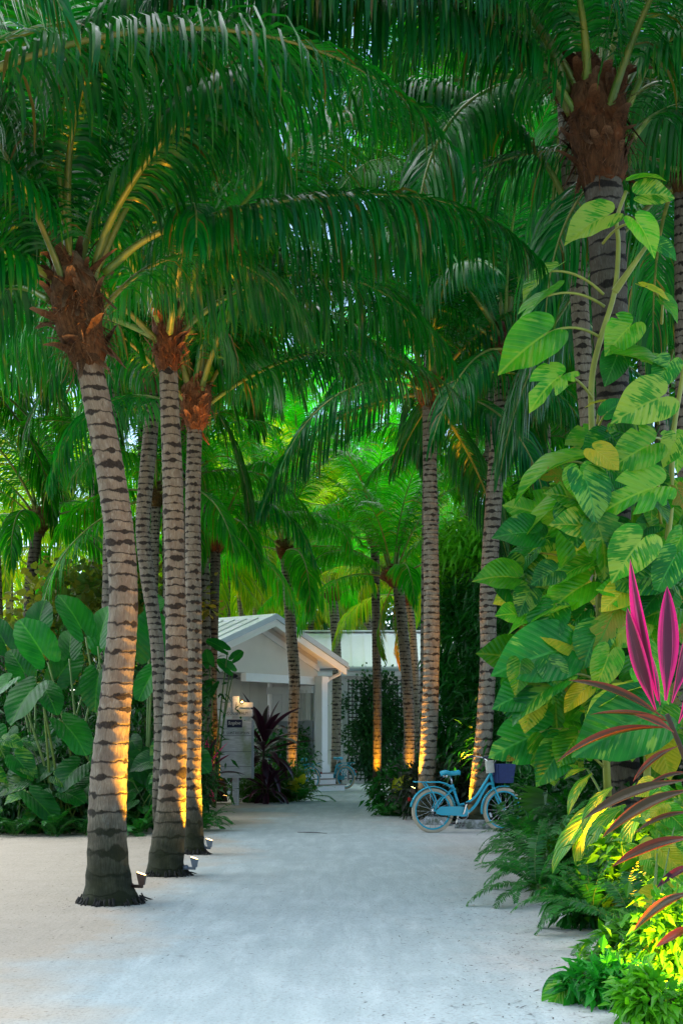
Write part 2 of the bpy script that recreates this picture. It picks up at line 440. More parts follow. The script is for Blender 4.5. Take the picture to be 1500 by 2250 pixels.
# ---------------------------------------------------------------- ground
def make_sand():
    t = NT('shell_sand'); p = t.pos()
    sx = t.n('SeparateXYZ'); t.set(sx.inputs[0], p)
    big = t.noise(p, .35, 4, .6); mid = t.noise(p, 2.2, 5, .65); fine = t.noise(p, 42, 5, .75)
    mp = t.n('Mapping'); t.set(mp.inputs[0], p); mp.inputs['Scale'].default_value = (1.0, .16, 1); mp.inputs['Rotation'].default_value = (0, 0, R(-8))
    tracks = t.noise(mp.outputs[0], 5.5, 5, .6, .4)
    # packed pale path in the middle, looser warm sand to the left and under the right bank
    e = t.math('ADD', sx.outputs[0], t.math('MULTIPLY', t.math('SUBTRACT', big, .5), 2.6))
    e = t.math('ADD', e, t.math('MULTIPLY', t.math('SUBTRACT', mid, .5), .7))
    left = t.ramp(t.math('ADD', t.math('MULTIPLY', e, .25), .5), [(.02, 1.0), (.20, 0.0)])
    right = t.ramp(t.math('ADD', t.math('MULTIPLY', e, .25), .5), [(.70, 0.0), (.90, .55)])
    col = t.mix(t.ramp(mid, [(.3, 0.0), (.7, 1.0)]), (.41, .49, .465), (.52, .60, .575))
    col = t.mix(t.ramp(tracks, [(.35, .0), (.60, .55)]), col, (.33, .40, .39))
    col = t.mix(left, col, t.mix(mid, (.44, .37, .27), (.60, .52, .40)))
    col = t.mix(right, col, t.mix(mid, (.42, .36, .30), (.56, .50, .44)))
    col = t.mix(t.ramp(fine, [(.52, 0.0), (.68, .60)]), col, (.20, .17, .15))
    col = t.mix(t.ramp(fine, [(.28, .35), (.40, 0.0)]), col, (.72, .71, .68))
    loose = t.ramp(t.noise(p, 22, 3, .6), [(.62, 0.0), (.70, 1.0)])
    col = t.mix(t.math('MULTIPLY', loose, t.math('ADD', t.math('MULTIPLY', t.math('MAXIMUM', left, right), .5), .05)), col, (.16, .11, .08))
    h = t.math('ADD', t.math('MULTIPLY', fine, .35), t.math('ADD', mid, t.math('MULTIPLY', tracks, .6)))
    return t.done(t.bsdf(col, .95, 0, .15, t.bump(h, .5, .03)))
M['sand'] = make_sand()

def ground_z(x, y):
    if y > 60 or y < 2 or abs(x) > 20: return 0.0
    n = mnoise.noise(Vector((x * .5, y * .35, 3.1))) * .022 + mnoise.noise(Vector((x * 1.7, y * 1.2, 7.7))) * .008
    return n * min(1, (60 - y) / 10)

g = MB()
xs = [-400, -120, -40] + [-20 + .5 * i for i in range(81)] + [40, 120, 400]
ys = [-200, -60, -10] + [0 + .5 * i for i in range(121)] + [80, 140, 400]
for y in ys:
    for x in xs:
        g.vert((x, y, ground_z(x, y)))
nx = len(xs)
for j in range(len(ys) - 1):
    for i in range(nx - 1):
        b = j * nx + i
        g.face((b, b + 1, b + nx + 1, b + nx))
tag(g.build('ground', M['sand'], None, True), kind='structure')

# ---------------------------------------------------------------- the white pavilion with its porch gable
GX = Vector((-1.76, 36.0, 0))                     # ground point under the gable's peak
gu = Vector((.62, .785, 0)); gu.normalize()       # along the gable's face, to the right and away
gn = Vector((-gu.y, gu.x, 0))                     # along the ridge, away and to the left
def gp(u, n, z): return GX + gu * u + gn * n + Vector((0, 0, z))
APX, EAV, HALF = 4.58, 3.42, 3.0
slope = (APX - EAV) / HALF
def roofz(u): return APX - slope * abs(u)
pav = empty('porch_building', GX, 'white gabled porch with a square column, steps and a pale metal roof', 'building')
m = MB()
DEEP = 5.5
for sgn in (-1, 1):                               # two roof slabs
    e = gp(sgn * HALF, -.0, EAV)
    poly = [gp(0, 0, APX), gp(sgn * HALF, 0, EAV), gp(sgn * HALF, 0, EAV + .09), gp(0, 0, APX + .09)]
    m.prism(poly, gn * DEEP)
m.build('roof', M['roof'], pav)
m = MB()
for sgn in (-1, 1):                               # seams standing along the slope, ridge cap
    for k in range(1, 13):
        n_ = k * .42
        a, b = gp(sgn * .12, n_, roofz(.12) + .105), gp(sgn * (HALF + .01), n_, EAV + .10)
        m.beam(a, b, .03, .035)
for sgn in (-1, 1):
    m.prism([gp(0, -.03, APX + .135), gp(sgn * .22, -.03, roofz(.22) + .115), gp(sgn * .22, -.03, roofz(.22) + .095), gp(0, -.03, APX + .095)], gn * (DEEP + .05))
m.build('roof_seams', M['roof'], pav)
m = MB()
for sgn in (-1, 1):
    for (o0, o1, nn, th) in ((-.02, -.20, -.045, .042),):
        m.prism([gp(0, nn, APX + o0), gp(sgn * (HALF + .02), nn, EAV + o0), gp(sgn * (HALF + .02), nn, EAV + o1), gp(0, nn, APX + o1)], gn * th)
m.build('bargeboard', M['white_paint'], pav)
m = MB()
for sgn in (-1, 1):
    m.prism([gp(0, -.085, APX + .13), gp(sgn * (HALF + .06), -.085, EAV + .13), gp(sgn * (HALF + .06), -.085, EAV - .015), gp(0, -.085, APX - .015)], gn * .037)
m.build('drip_edge', M['roof_edge'], pav)
m = MB()                                          # cream boards of the gable, set back under the overhang
SB = .55
m.prism([gp(-2.55, SB, 3.15), gp(2.45, SB, 3.15), gp(2.45, SB, roofz(2.45) - .01), gp(0, SB, APX - .01), gp(-2.55, SB, roofz(2.55) - .01)], gn * .08)
m.build('gable_wall', M['cream_paint'], pav)
m = MB()
for sgn in (-1, 1):
    m.prism([gp(0, SB - .04, APX - .16), gp(sgn * 2.5, SB - .04, roofz(2.5) - .16), gp(sgn * 2.5, SB - .04, roofz(2.5) - .32), gp(0, SB - .04, APX - .32)], gn * .037)
m.build('gable_trim', M['white_paint'], pav)
m = MB(); m.prism([gp(-.55, SB - .03, 2.93), gp(2.58, SB - .03, 2.93), gp(2.58, SB - .03, 3.147), gp(-.55, SB - .03, 3.147)], gn * .18)
m.prism([gp(2.26, .60, 2.70), gp(2.26, 2.29, 2.70), gp(2.26, 2.29, 2.90), gp(2.26, .60, 2.90)], gu * .12)
m.build('beam', M['white_paint'], pav)
DECK = .44
m = MB()                                          # cream panelled wall inside the porch, boards with battens
m.prism([gp(-2.55, 2.3, DECK), gp(2.33, 2.3, DECK), gp(2.33, 2.3, 3.52), gp(0, 2.3, 4.42), gp(-2.55, 2.3, 3.52)], gn * .09)
for k in range(13):
    u = -2.4 + k * .36
    m.prism([gp(u, 2.282, DECK), gp(u + .045, 2.282, DECK), gp(u + .045, 2.282, 3.5), gp(u, 2.282, 3.5)], gn * .018)
m.build('panelled_wall', M['cream_paint'], pav)
m = MB()                                          # bright side wall beyond the column
m.prism([gp(2.40, .62, DECK), gp(2.40, 5.3, DECK), gp(2.40, 5.3, 3.5), gp(2.40, .62, 3.5)], gu * .09)
for k in range(13):
    n_ = .8 + k * .34
    m.prism([gp(2.382, n_, 1.9), gp(2.382, n_ + .04, 1.9), gp(2.382, n_ + .04, 3.3), gp(2.382, n_, 3.3)], gu * .018)
m.build('side_wall', M['wall_paint'], pav)
m = MB(); m.prism([gp(2.33, .63, DECK), gp(2.33, 2.28, DECK), gp(2.33, 2.28, 1.92), gp(2.33, .63, 1.92)], gu * .05); m.build('wainscot', M['grey_paint'], pav)
m = MB()                                          # long curtain, gathered in folds
for k in range(41):
    n_ = .66 + k * .014
    f = .035 * math.sin(k * 1.25) + .015 * math.sin(k * .53)
    for z in (1.94, 2.78): m.vert(gp(2.28 + f, n_, z))
for k in range(40): m.face((2 * k, 2 * k + 2, 2 * k + 3, 2 * k + 1))
m.build('curtain', M['curtain'], pav, True)
m = MB()
m.prism([gp(-2.6, .15, -.1), gp(2.66, .15, -.1), gp(2.66, .15, DECK), gp(-2.6, .15, DECK)], gn * 5.2)
m.build('deck', M['white_paint'], pav)
m = MB()
for k, (zt, n0) in enumerate(((.29, -.18), (.14, -.50))):
    m.prism([gp(1.15, n0, -.1), gp(2.35, n0, -.1), gp(2.35, n0, zt), gp(1.15, n0, zt)], gn * .327)
m.build('step', M['white_paint'], pav)
m = MB()
for zt, n0 in ((.292, -.20), (.142, -.52)):
    m.prism([gp(1.10, n0, zt + .002), gp(2.40, n0, zt + .002), gp(2.40, n0, zt + .03), gp(1.10, n0, zt + .03)], gn * .30)
m.prism([gp(1.0, .13, DECK + .002), gp(2.69, .13, DECK + .002), gp(2.69, .13, DECK + .035), gp(1.0, .13, DECK + .035)], gn * .5)
m.build('tread', plain('tread_wood', (.30, .26, .22), .7), pav)
cx = MB(); u0, n0 = 2.12, .38
def sq(u, n, w, z0, z1, mb):
    mb.prism([gp(u - w, n - w, z0), gp(u + w, n - w, z0), gp(u + w, n + w, z0), gp(u - w, n + w, z0)], (0, 0, z1 - z0))
sq(2.44, .40, .125, DECK + .036, 3.16, cx); sq(2.44, .40, .155, DECK + .034, DECK + .26, cx); sq(2.44, .40, .15, 3.0, 3.148, cx)
cx.build('column', M['white_paint'], pav)
m = MB()                                          # eave gutter and its downpipe with the swan neck
m.beam(gp(HALF + .08, -.05, EAV + .0), gp(HALF + .08, DEEP, EAV + .0), .12, .10)
m.build('gutter', M['grey_paint'], pav)
m = MB()
a = gp(HALF + .06, .25, EAV - .05)
pp = smooth([tuple(a), tuple(a + Vector((0, 0, -.12))), tuple(gp(2.86, .46, EAV - .32)), tuple(gp(2.75, .50, EAV - .55)), tuple(gp(2.73, .50, 1.6)), tuple(gp(2.73, .50, .30)), tuple(gp(2.80, .42, .06))], 24)
m.tube(pp, .045, 8); m.build('downpipe', M['white_paint'], pav, True)

# back wing ------------------------------------------------------
wing = empty('rear_wing', (2.5, 44, 0), 'long low wing behind the porch with a broad bright white metal roof', 'building')
WX0, WX1, YE, YR, ZE, ZR = -2.2, 11.0, 43.9, 47.4, 3.66, 5.06
m = MB()
m.prism([Vector((WX0, YE, ZE)), Vector((WX0, YR, ZR)), Vector((WX0, YR, ZR + .1)), Vector((WX0, YE, ZE + .1))], (WX1 - WX0, 0, 0))
m.prism([Vector((WX0, YR + .001, ZR)), Vector((WX0, YR + 3.5, ZE)), Vector((WX0, YR + 3.5, ZE + .1)), Vector((WX0, YR + .001, ZR + .1))], (WX1 - WX0, 0, 0))
m.build('roof', M['roof'], wing)
m = MB()
for k in range(33):
    x = WX0 + .1 + k * .41
    m.beam((x, YE - .02, ZE + .115), (x, YR - .1, ZR + .075), .03, .04)
m.beam((WX0, YR - .05, ZR + .12), (WX1, YR - .05, ZR + .12), .30, .05)
m.build('roof_seams', M['roof'], wing)
m = MB(); m.beam((WX0, YE - .07, ZE + .02), (WX1, YE - .07, ZE + .02), .13, .13); m.build('gutter', M['roof_edge'], wing)
m = MB(); m.beam((WX0, YE - .15, ZE + .05), (WX1, YE - .15, ZE + .05), .02, .03); m.beam((WX0, YE + .02, ZE - .13), (WX1, YE + .02, ZE - .13), .05, .14)
m.build('fascia', M['white_paint'], wing)
m = MB(); m.box((WX0 + .3, YE + .5, -.1), (WX1 - .3, YE + .62, ZE + .15))
for k in range(36):
    m.box((WX0 + .4 + k * .36, YE + .478, 0.3), (WX0 + .445 + k * .36, YE + .5, ZE + .1))
m.build('wall', M['wall_paint'], wing)
m = MB(); m.box((-.30, YE + .42, 1.7), (.05, YE + .475, 2.9)); m.build('window_frame', M['white_paint'], wing)

# ceiling fan under the porch overhang
fp = gp(-.62, .95, 3.07)
fan = empty('ceiling_fan', fp, 'black ceiling fan on a thin rod under the porch eave', 'fan')
m = MB(); m.tube([fp + Vector((0, 0, .03)), fp + Vector((0, 0, .76))], .014, 6); m.build('rod', M['dark_metal'], fan)
m = MB(); m.lathe([(.03, .07), (.10, .055), (.155, .015), (.155, -.02), (.10, -.055), (.02, -.075)], 16, 0, Matrix.Translation(fp)); m.build('motor', M['dark_metal'], fan, True)
for k in range(4):
    m = MB(); a = R(20 + 90 * k)
    Mx = Matrix.Translation(fp + Vector((0, 0, -.07))) @ Matrix.Rotation(a, 4, 'Z') @ Matrix.Rotation(R(10), 4, 'X')
    m.box((.12, -.055, -.006), (.66, .055, .006), 0, Mx); m.build('blade', M['dark_metal'], fan)
# ---------------------------------------------------------------- coconut palms
def frond_mesh(name, curve, leaf_len, n=70, seed=0, seg=4, w=.034, droop=1.0, pet=.16, rr=.046, fwd=(28, 68), lift=.22, mats=None, planar=0.0, dirs=None):
    """a feather leaf: rachis tube along `curve`, two rows of leaflets that bend under their own weight"""
    rg = random.Random(seed); mb = MB()
    C = [Vector(c) for c in smooth(curve, 44)]
    mb.tube(C, [rr * (1 - .86 * (i / 43) ** .7) for i in range(44)], 5, 1, True, False, .75)
    G = Vector((0, 0, -1))
    cum = [0]
    for i in range(43): cum.append(cum[-1] + (C[i + 1] - C[i]).length)
    L = cum[-1]; j = 0; Tprev = None
    for i in range(n):
        t = pet + (1 - pet) * (i + .5) / n
        s = t * L
        while j < 42 and cum[j + 1] < s: j += 1
        f = (s - cum[j]) / max(1e-6, cum[j + 1] - cum[j])
        p = C[j].lerp(C[j + 1], f)
        T = (C[min(j + 2, 43)] - C[max(j - 1, 0)]).normalized()
        side = T.cross(Vector((0, 0, 1)))
        if side.length < .15: side = T.cross(Vector((0, 1, 0))) if Tprev is None else Tprev.copy()
        side.normalize(); Tprev = side
        N = side.cross(T).normalized()
        k = (t - pet) / (1 - pet)
        prof = (.55 + .9 * k) if k < .4 else .91 + .09 * math.cos((k - .4) * 9)
        if k > .55: prof *= 1 - .72 * ((k - .55) / .45) ** 1.5
        ang = R(fwd[0] + (fwd[1] - fwd[0]) * k ** 1.3)
        for sg in (-1, 1):
            if rg.random() < .03: continue
            a = ang + rg.uniform(-.10, .10)
            d = (side * sg * math.cos(a) + T * math.sin(a) + N * (lift + rg.uniform(-.12, .12))).normalized()
            ll = leaf_len * prof * rg.uniform(.86, 1.1)
            ww = w * rg.uniform(.8, 1.15) * (.75 + .25 * prof)
            wd = T - d * T.dot(d)
            tw = rg.uniform(-.5, .5)
            wd = (wd.normalized() + d.cross(wd).normalized() * tw).normalized()
            q = p.copy(); dr = droop * rg.uniform(.75, 1.3); rnd = rg.random()
            prev = None; step = ll / seg
            for z in range(seg + 1):
                x = z / seg
                hw = ww * .5 * (.55 if z == 0 else 1.0 - .25 * x if z < seg else 0)
                wn = (wd - d * wd.dot(d)).normalized()
                if z < seg:
                    cur = (mb.vert(q - wn * hw, (rnd, x)), mb.vert(q + wn * hw, (rnd, x)))
                    if prev: mb.face((prev[0], prev[1], cur[1], cur[0]))
                    prev = cur
                else:
                    mb.face((prev[0], prev[1], mb.vert(q, (rnd, 1))))
                d = (d + G * (dr * (z + 1) / seg * .6)).normalized()
                q = q + d * step
    return mb.mesh(name, mats or [M['palm'], M['petiole']])

def arc(e0, bend, L, n=12, sway=0.0, pw=1.35):
    p = Vector((0, 0, 0)); out = [tuple(p)]
    for i in range(n):
        s = (i + .5) / n
        e = R(e0 - bend * s ** pw)
        p = p + Vector((math.cos(e), sway * s, math.sin(e))) * (L / n)
        out.append(tuple(p))
    return out

BUCK = [(84, 40), (74, 58), (62, 75), (50, 86), (36, 90), (22, 86), (6, 76), (-14, 62), (-38, 42)]
def frond_set(tag_, mats, n, seg, w, ll):
    out = []
    for b, (e0, bd) in enumerate(BUCK):
        out.append([frond_mesh('frond_' + tag_, arc(e0, bd + 10 * v, 3.7, sway=(-.12, .15)[v]), ll, n, 100 * b + 7 * v, seg, w, 2.4 if b > 2 else 1.1, mats=mats) for v in range(2)])
    return out
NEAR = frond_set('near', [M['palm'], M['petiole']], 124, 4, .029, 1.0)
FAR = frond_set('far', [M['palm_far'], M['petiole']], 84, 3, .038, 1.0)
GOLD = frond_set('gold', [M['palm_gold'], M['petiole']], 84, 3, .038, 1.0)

def trunk_mesh(P, rings, seed, detail=24):
    """P: smooth list of (x,y,z,r); rings: list of lengths between leaf scars"""
    mb = MB(); rg = random.Random(seed)
    cum = [0.0]
    for a, b in zip(P, P[1:]): cum.append(cum[-1] + float(np.linalg.norm(b[:3] - a[:3])))
    L = cum[-1]; xs = np.array(cum); A = np.array(P)
    s = 0; stations = []; phase = 0.0
    while s < L:
        t = s / L
        gap = rings[0] + (rings[1] - rings[0]) * min(1, t * 1.6)
        gap *= .82 * rg.uniform(.70, 1.30)
        for k in range(4): stations.append((min(L, s + gap * k / 4), phase + k / 4))
        s += gap; phase += 1
    stations.append((L, phase)); b0 = 0; n = detail; prev = None
    for s, ph in stations:
        c = [float(np.interp(s, xs, A[:, q])) for q in range(4)]
        fr = ph - math.floor(ph)
        swell = 1 + .022 * math.cos((fr - .5) * 2 * math.pi) - .01
        row = []
        for k in range(n + 1):
            a = 2 * math.pi * k / n
            r = c[3] * swell * (1 + .05 * mnoise.noise(Vector((math.cos(a) * 1.3, math.sin(a) * 1.3, s * 1.5 + seed))))
            row.append(mb.vert((c[0] + r * math.cos(a), c[1] + r * math.sin(a), c[2]), (k / n, ph)))
        if prev:
            for k in range(n): mb.face((prev[k], prev[k + 1], row[k + 1], row[k]))
        prev = row
    mb.face(prev[:-1])
    return mb

def husk_mb(base, axis, r0, r1, h, seed, flaps=22):
    """fibrous boot of old leaf sheaths round the growing point"""
    rg = random.Random(seed); mb = MB()
    axis = Vector(axis).normalized(); x = axis.orthogonal().normalized(); y = axis.cross(x)
    prof = [(0, r0 * .95), (.12, r0 * 1.25), (.35, r0 * 1.25 + (r1 - r0) * .5), (.65, r1), (.85, r1 * .85), (1.0, r1 * .45)]
    n = 18; b = len(mb.v)
    for tz, r in prof:
        for k in range(n):
            a = 2 * math.pi * k / n
            rr = r * (1 + .34 * mnoise.noise(Vector((math.cos(a) * 1.6, math.sin(a) * 1.6, tz * 5 + seed))))
            mb.vert(base + axis * (tz * h) + (x * math.cos(a) + y * math.sin(a)) * rr, (k / n, tz))
    for i in range(len(prof) - 1):
        for k in range(n):
            k2 = (k + 1) % n
            mb.face((b + i * n + k, b + i * n + k2, b + (i + 1) * n + k2, b + (i + 1) * n + k))
    mb.face([b + (len(prof) - 1) * n + k for k in range(n)])
    for f in range(flaps):
        a = f * 2.4 + rg.uniform(-.4, .4); tz = (f + .5) / flaps * .95
        rr = float(np.interp(tz, [q[0] for q in prof], [q[1] for q in prof]))
        rad = x * math.cos(a) + y * math.sin(a); tan = axis.cross(rad)
        p = base + axis * (tz * h) + rad * rr * .97
        ln = rg.uniform(.14, .36) * h; wd = rg.uniform(.22, .62) * r1 + .015
        d = (axis * rg.uniform(.6, 1.3) + rad * rg.uniform(.1, .45) + tan * rg.uniform(-.9, .9)).normalized()
        if rg.random() < .16: d = (-axis * .8 + rad * .45 + tan * rg.uniform(-.6, .6)).normalized(); wd *= .6
        curl = rg.uniform(-.8, 1.2); rows = []
        for i in range(6):
            s = i / 5
            ww = wd * (1 - .62 * s ** 3) * rg.uniform(.75, 1.15)
            rows.append([mb.vert(p + tan * ww * c + rad * (-.25 * ww * abs(c)), (rg.random() * .1 + f * .13 + c * .2, s)) for c in (-.5, -.2, .15, .5)])
            d = (d + (rad * .35 - axis * .35) * curl * .5 + tan * rg.uniform(-.15, .15)).normalized()
            p = p + d * ln / 5
        for i in range(5):
            for c in range(3): mb.face((rows[i][c], rows[i][c + 1], rows[i + 1][c + 1], rows[i + 1][c]))
    for f in range(flaps * 7):                         # loose fibres
        a = rg.uniform(0, 6.28); tz = rg.uniform(.02, .95)
        rr = float(np.interp(tz, [q[0] for q in prof], [q[1] for q in prof]))
        rad = x * math.cos(a) + y * math.sin(a); tan = axis.cross(rad)
        p = base + axis * (tz * h) + rad * rr * 1.02
        d = (axis * rg.uniform(-1, 1.2) + rad * rg.uniform(.2, .8) + tan * rg.uniform(-1, 1)).normalized()
        ln = rg.uniform(.08, .28) * h; w_ = rg.uniform(.003, .010); prev = None
        for i in range(4):
            cur = (mb.vert(p - tan * w_ * (1 - i / 4), (f * .37, i / 3)), mb.vert(p + tan * w_ * (1 - i / 4), (f * .37, i / 3)))
            if prev: mb.face((prev[0], prev[1], cur[1], cur[0]))
            prev = cur; d = (d + Vector((0, 0, -.35)) + tan * rg.uniform(-.3, .3)).normalized(); p = p + d * ln / 3
    return mb

def palm(px, Y, label, seed=0, nf=17, scale=1.0, kit=None, rings=(.20, .10), husk=(1.7, .55), detail=24, tint=(1, 1, 1), group='coconut palms', hero=(), barktint=1.0, e_rng=(0, 9), skip=(), hseg=44, topY=None, azoff=0.0, name='coconut_palm', bed=None, husktint=None, roots=0, dead=0):
    """px: list of (picture column, row, half width in picture pixels) from foot to crown, all at depth Y"""
    kit = kit or NEAR; rg = random.Random(seed)
    k = Y / FPX
    pts = []
    for i, (a, b, r) in enumerate(px):
        yy = Y if topY is None else Y + (topY - Y) * i / (len(px) - 1)
        p = pt(a, b, yy); pts.append((p.x, p.y, p.z, r * .95 * yy / FPX))
    if bed is not None:                                # carry the foot straight down into the ground
        d = pts[0]; pts.insert(0, (d[0] + bed, d[1], -.05, d[3] * 1.25))
    foot = Vector((pts[0][0], pts[0][1], 0))
    root = empty(name, foot, label, 'palm tree', group)
    P = smooth(pts, 40)
    tr = trunk_mesh(P, rings, seed, detail).build('trunk', M['bark'], root, True)
    bt = barktint * rg.uniform(.72, 1.0); tr.color = (bt, bt, bt, 1)
    if roots:
        rm = MB(); rb = P[1 if bed is None else 2][3]
        for q in range(roots):
            a = q * 2.39996 + rg.uniform(-.3, .3); ln = rg.uniform(.02, .07) * (3.2 if rg.random() < .05 else 1); dv = Vector((math.cos(a), math.sin(a), 0))
            c0 = Vector((pts[0][0], pts[0][1], 0)) + dv * rb * rg.uniform(.85, 1.08)
            rm.tube([c0 + Vector((0, 0, rg.uniform(.02, .07))), c0 + dv * ln * .5 + Vector((0, 0, .015)), c0 + dv * ln + Vector((rg.uniform(-.03, .03), rg.uniform(-.03, .03), -.01))], [.007, .007, .003], 5)
        rm.build('roots', M['root'], root, True)
    top = Vector(P[-1][:3]); r0 = P[-1][3]; ax = (Vector(P[-1][:3]) - Vector(P[-5][:3])).normalized()
    hh = husk[1] * scale; r1 = r0 * husk[0]
    ob = husk_mb(top - ax * .04, ax, r0, r1, hh, seed, hseg).build('husk', M['husk'], root, True)
    ob.color = (*(husktint or (rg.uniform(.7, 1.1), rg.uniform(.65, 1.0), rg.uniform(.65, 1.1))), 1)
    for i in range(nf):
        if i in skip: continue
        az = i * 2.39996 + azoff + rg.uniform(-.25, .25)
        b = e_rng[0] + (e_rng[1] - e_rng[0]) * i / nf
        bk = kit[min(8, int(b))]
        me = bk[rg.randrange(2)]
        hz = hh * (.85 - .6 * i / nf)
        loc = top + ax * hz + Vector((math.cos(az), math.sin(az), 0)) * r1 * .35 - foot
        sc = scale * rg.uniform(.86, 1.12)
        Mx = Matrix.Translation(loc) @ Matrix.Rotation(az, 4, 'Z') @ Matrix.Rotation(rg.uniform(-.12, .12), 4, 'Y') @ Matrix.Rotation(rg.uniform(-.18, .18), 4, 'X') @ Matrix.Scale(sc, 4)
        o = link('frond', me, root, mat=Mx)
        v = rg.uniform(.72, 1.18)
        o.color = (tint[0] * v * rg.uniform(.85, 1.3), tint[1] * v, tint[2] * v * rg.uniform(.8, 1.2), 1)  # tint also paints light: crowns by the porch brightened, front ones darkened
    for q in range(dead):
        az = azoff + 1.1 + q * 2.1
        o = link('dry_frond', kit[8][q % 2], root, mat=Matrix.Translation(top + ax * .1 - foot) @ Matrix.Rotation(az, 4, 'Z') @ Matrix.Rotation(.35, 4, 'Y') @ Matrix.Scale(scale * .62, 4))
        o.color = (3.4, .85, .9, 1); o['label'] = 'dry brown hanging frond'
    for h in hero:                                     # fronds traced where the photo shows them
        cv = [pt(a, b, Y + dy) - foot for a, b, dy in h['c']]
        me = frond_mesh('frond_hero', [tuple(c) for c in cv], h.get('ll', .95), int(1.25 * h.get('n', 110)), h.get('s', 1), 5, h.get('w', .036) * .82, 1.2 * h.get('droop', 1.9), h.get('pet', .2), h.get('rr', .045), h.get('fwd', (24, 66)), h.get('lift', .15))
        o = link('frond', me, root); c_ = 1.25 * h.get('t', .9); o.color = (c_ * tint[0], c_ * tint[1], c_ * tint[2], 1)
    return root

M['root'] = plain('root_mat', (.03, .028, .022), .9, 0, .6, 20)
LEFT = 'coconut palms on the left of the path'; RIGHT = 'coconut palms on the right of the path'; BACK = 'coconut palms around the porch'
palm([(244, 1987, 72), (239, 1950, 57), (236, 1880, 48), (236, 1780, 44), (243, 1650, 41), (258, 1500, 37), (272, 1330, 33), (262, 1170, 34), (243, 1040, 34), (217, 900, 33), (196, 800, 31)], 11.08,
     'tallest thick leaning palm nearest the camera, mossy foot and lamp on its right side', 11, 8, 1.0, rings=(.20, .125), husk=(1.9, .95), group=LEFT, e_rng=(0, 3.6), azoff=2.6, hseg=64, detail=32, roots=110, husktint=(.62, .62, .66), tint=(.8, .85, .85),
     hero=[dict(c=[(228, 600, 0), (330, 520, -.1), (480, 470, -.2), (640, 437, -.3), (800, 424, -.3), (960, 438, -.3), (1090, 490, -.3), (1190, 575, -.3)], ll=.92, n=135, droop=2.2, s=5, w=.04, t=.75),
           dict(c=[(205, 600, 0), (240, 490, -.2), (310, 370, -.5), (400, 260, -.8), (500, 180, -1.1), (610, 140, -1.3), (720, 150, -1.5)], ll=.85, n=110, droop=1.7, s=6, w=.04, t=.7),
           dict(c=[(120, 620, 0), (60, 575, -.3), (-20, 545, -.6), (-130, 560, -.9), (-260, 640, -1.2)], ll=.85, s=8, n=90),
           dict(c=[(140, 580, 0), (95, 470, -.3), (30, 390, -.7), (-60, 350, -1.0), (-180, 370, -1.4), (-280, 450, -1.6)], ll=.85, s=9, n=90),
           dict(c=[(110, 660, 0), (50, 632, .2), (-30, 640, .4), (-120, 690, .6), (-200, 780, .8)], ll=.8, s=10, n=80, droop=2),
           dict(c=[(150, 560, 0), (148, 420, -.2), (160, 280, -.4), (200, 140, -.8), (280, 20, -1.2), (380, -60, -1.6), (500, -80, -2.0)], ll=.9, s=12, n=100, t=.7)])
palm([(368, 1927, 45), (364, 1900, 42), (376, 1780, 35), (384, 1600, 29), (388, 1450, 26), (384, 1250, 24), (379, 1050, 24), (372, 870, 22), (370, 810, 21)], 13.4,
     'straight palm second from the camera on the left, mossy foot, dark crown base', 12, 18, 1.0, rings=(.19, .11), husk=(1.7, .7), group=LEFT, roots=80, e_rng=(0, 5.2), azoff=.6, tint=(1.05, 1.15, 1.1))
palm([(428, 1877, 26), (426, 1840, 24), (423, 1700, 20), (426, 1500, 19), (425, 1300, 19), (424, 1100, 18), (428, 940, 18)], 16.0,
     'slim straight palm with an orange husk, third from the camera on the left', 13, 17, .95, rings=(.18, .10), husk=(2.0, .65), group=LEFT, roots=60, e_rng=(0, 4.8), azoff=1.5,
     hero=[dict(c=[(425, 850, 0), (470, 760, 0), (560, 690, -.2), (660, 670, -.4), (760, 700, -.6), (840, 770, -.8)], ll=.9, s=21, n=90, droop=1.9)])
palm([(350, 1780, 16), (352, 1600, 15), (345, 1420, 16), (322, 1250, 17), (314, 1150, 17), (326, 1000, 18), (338, 860, 17)], 18.0,
     'curving palm half hidden between the first two big trunks on the left', 14, 17, 1.0, rings=(.17, .10), group=LEFT, e_rng=(0, 5), azoff=2.2, bed=.1, tint=(.9, .95, .9))
palm([(338, 1500, 11), (337, 1310, 11), (340, 1180, 11), (343, 1110, 11)], 26.0,
     'thin far palm with a reddish husk between the first two big trunks', 15, 15, .85, kit=FAR, rings=(.15, .10), group=LEFT, detail=14, bed=0.0, tint=(1.1, 1.1, 1))
palm([(486, 1762, 15), (481, 1700, 13), (466, 1560, 12), (467, 1400, 13), (471, 1290, 12), (473, 1210, 12)], 29.5,
     'thin dark palm lit orange at its foot behind the signpost', 16, 17, .85, kit=FAR, rings=(.16, .10), husk=(2.4, .55), group=LEFT, detail=16, azoff=.3, e_rng=(0, 6.5), barktint=.7, tint=(1.3, 1.3, 1.1),
     hero=[dict(c=[(473, 1150, 0), (520, 1110, 0), (590, 1105, -.2), (650, 1150, -.4), (690, 1230, -.6)], ll=.95, s=31, n=70, droop=1.7)])
palm([(650, 1750, 13), (641, 1680, 12), (643, 1600, 12), (647, 1500, 13), (640, 1400, 13), (633, 1300, 12), (627, 1225, 12)], 32.5,
     'slender palm rising in front of the porch opening from the green bush', 17, 18, .85, kit=FAR, e_rng=(0, 6.6), rings=(.16, .10), group=BACK, detail=16, azoff=1.9, tint=(1.35, 1.3, 1.0))
palm([(738, 1690, 12), (739, 1600, 11), (740, 1480, 11), (737, 1390, 11), (732, 1320, 11)], 42.0,
     'palm standing behind the right end of the porch eave', 18, 12, .85, kit=FAR, e_rng=(0, 7), rings=(.18, .12), group=BACK, detail=16, azoff=.9, bed=0, tint=(1.5, 1.4, .9))
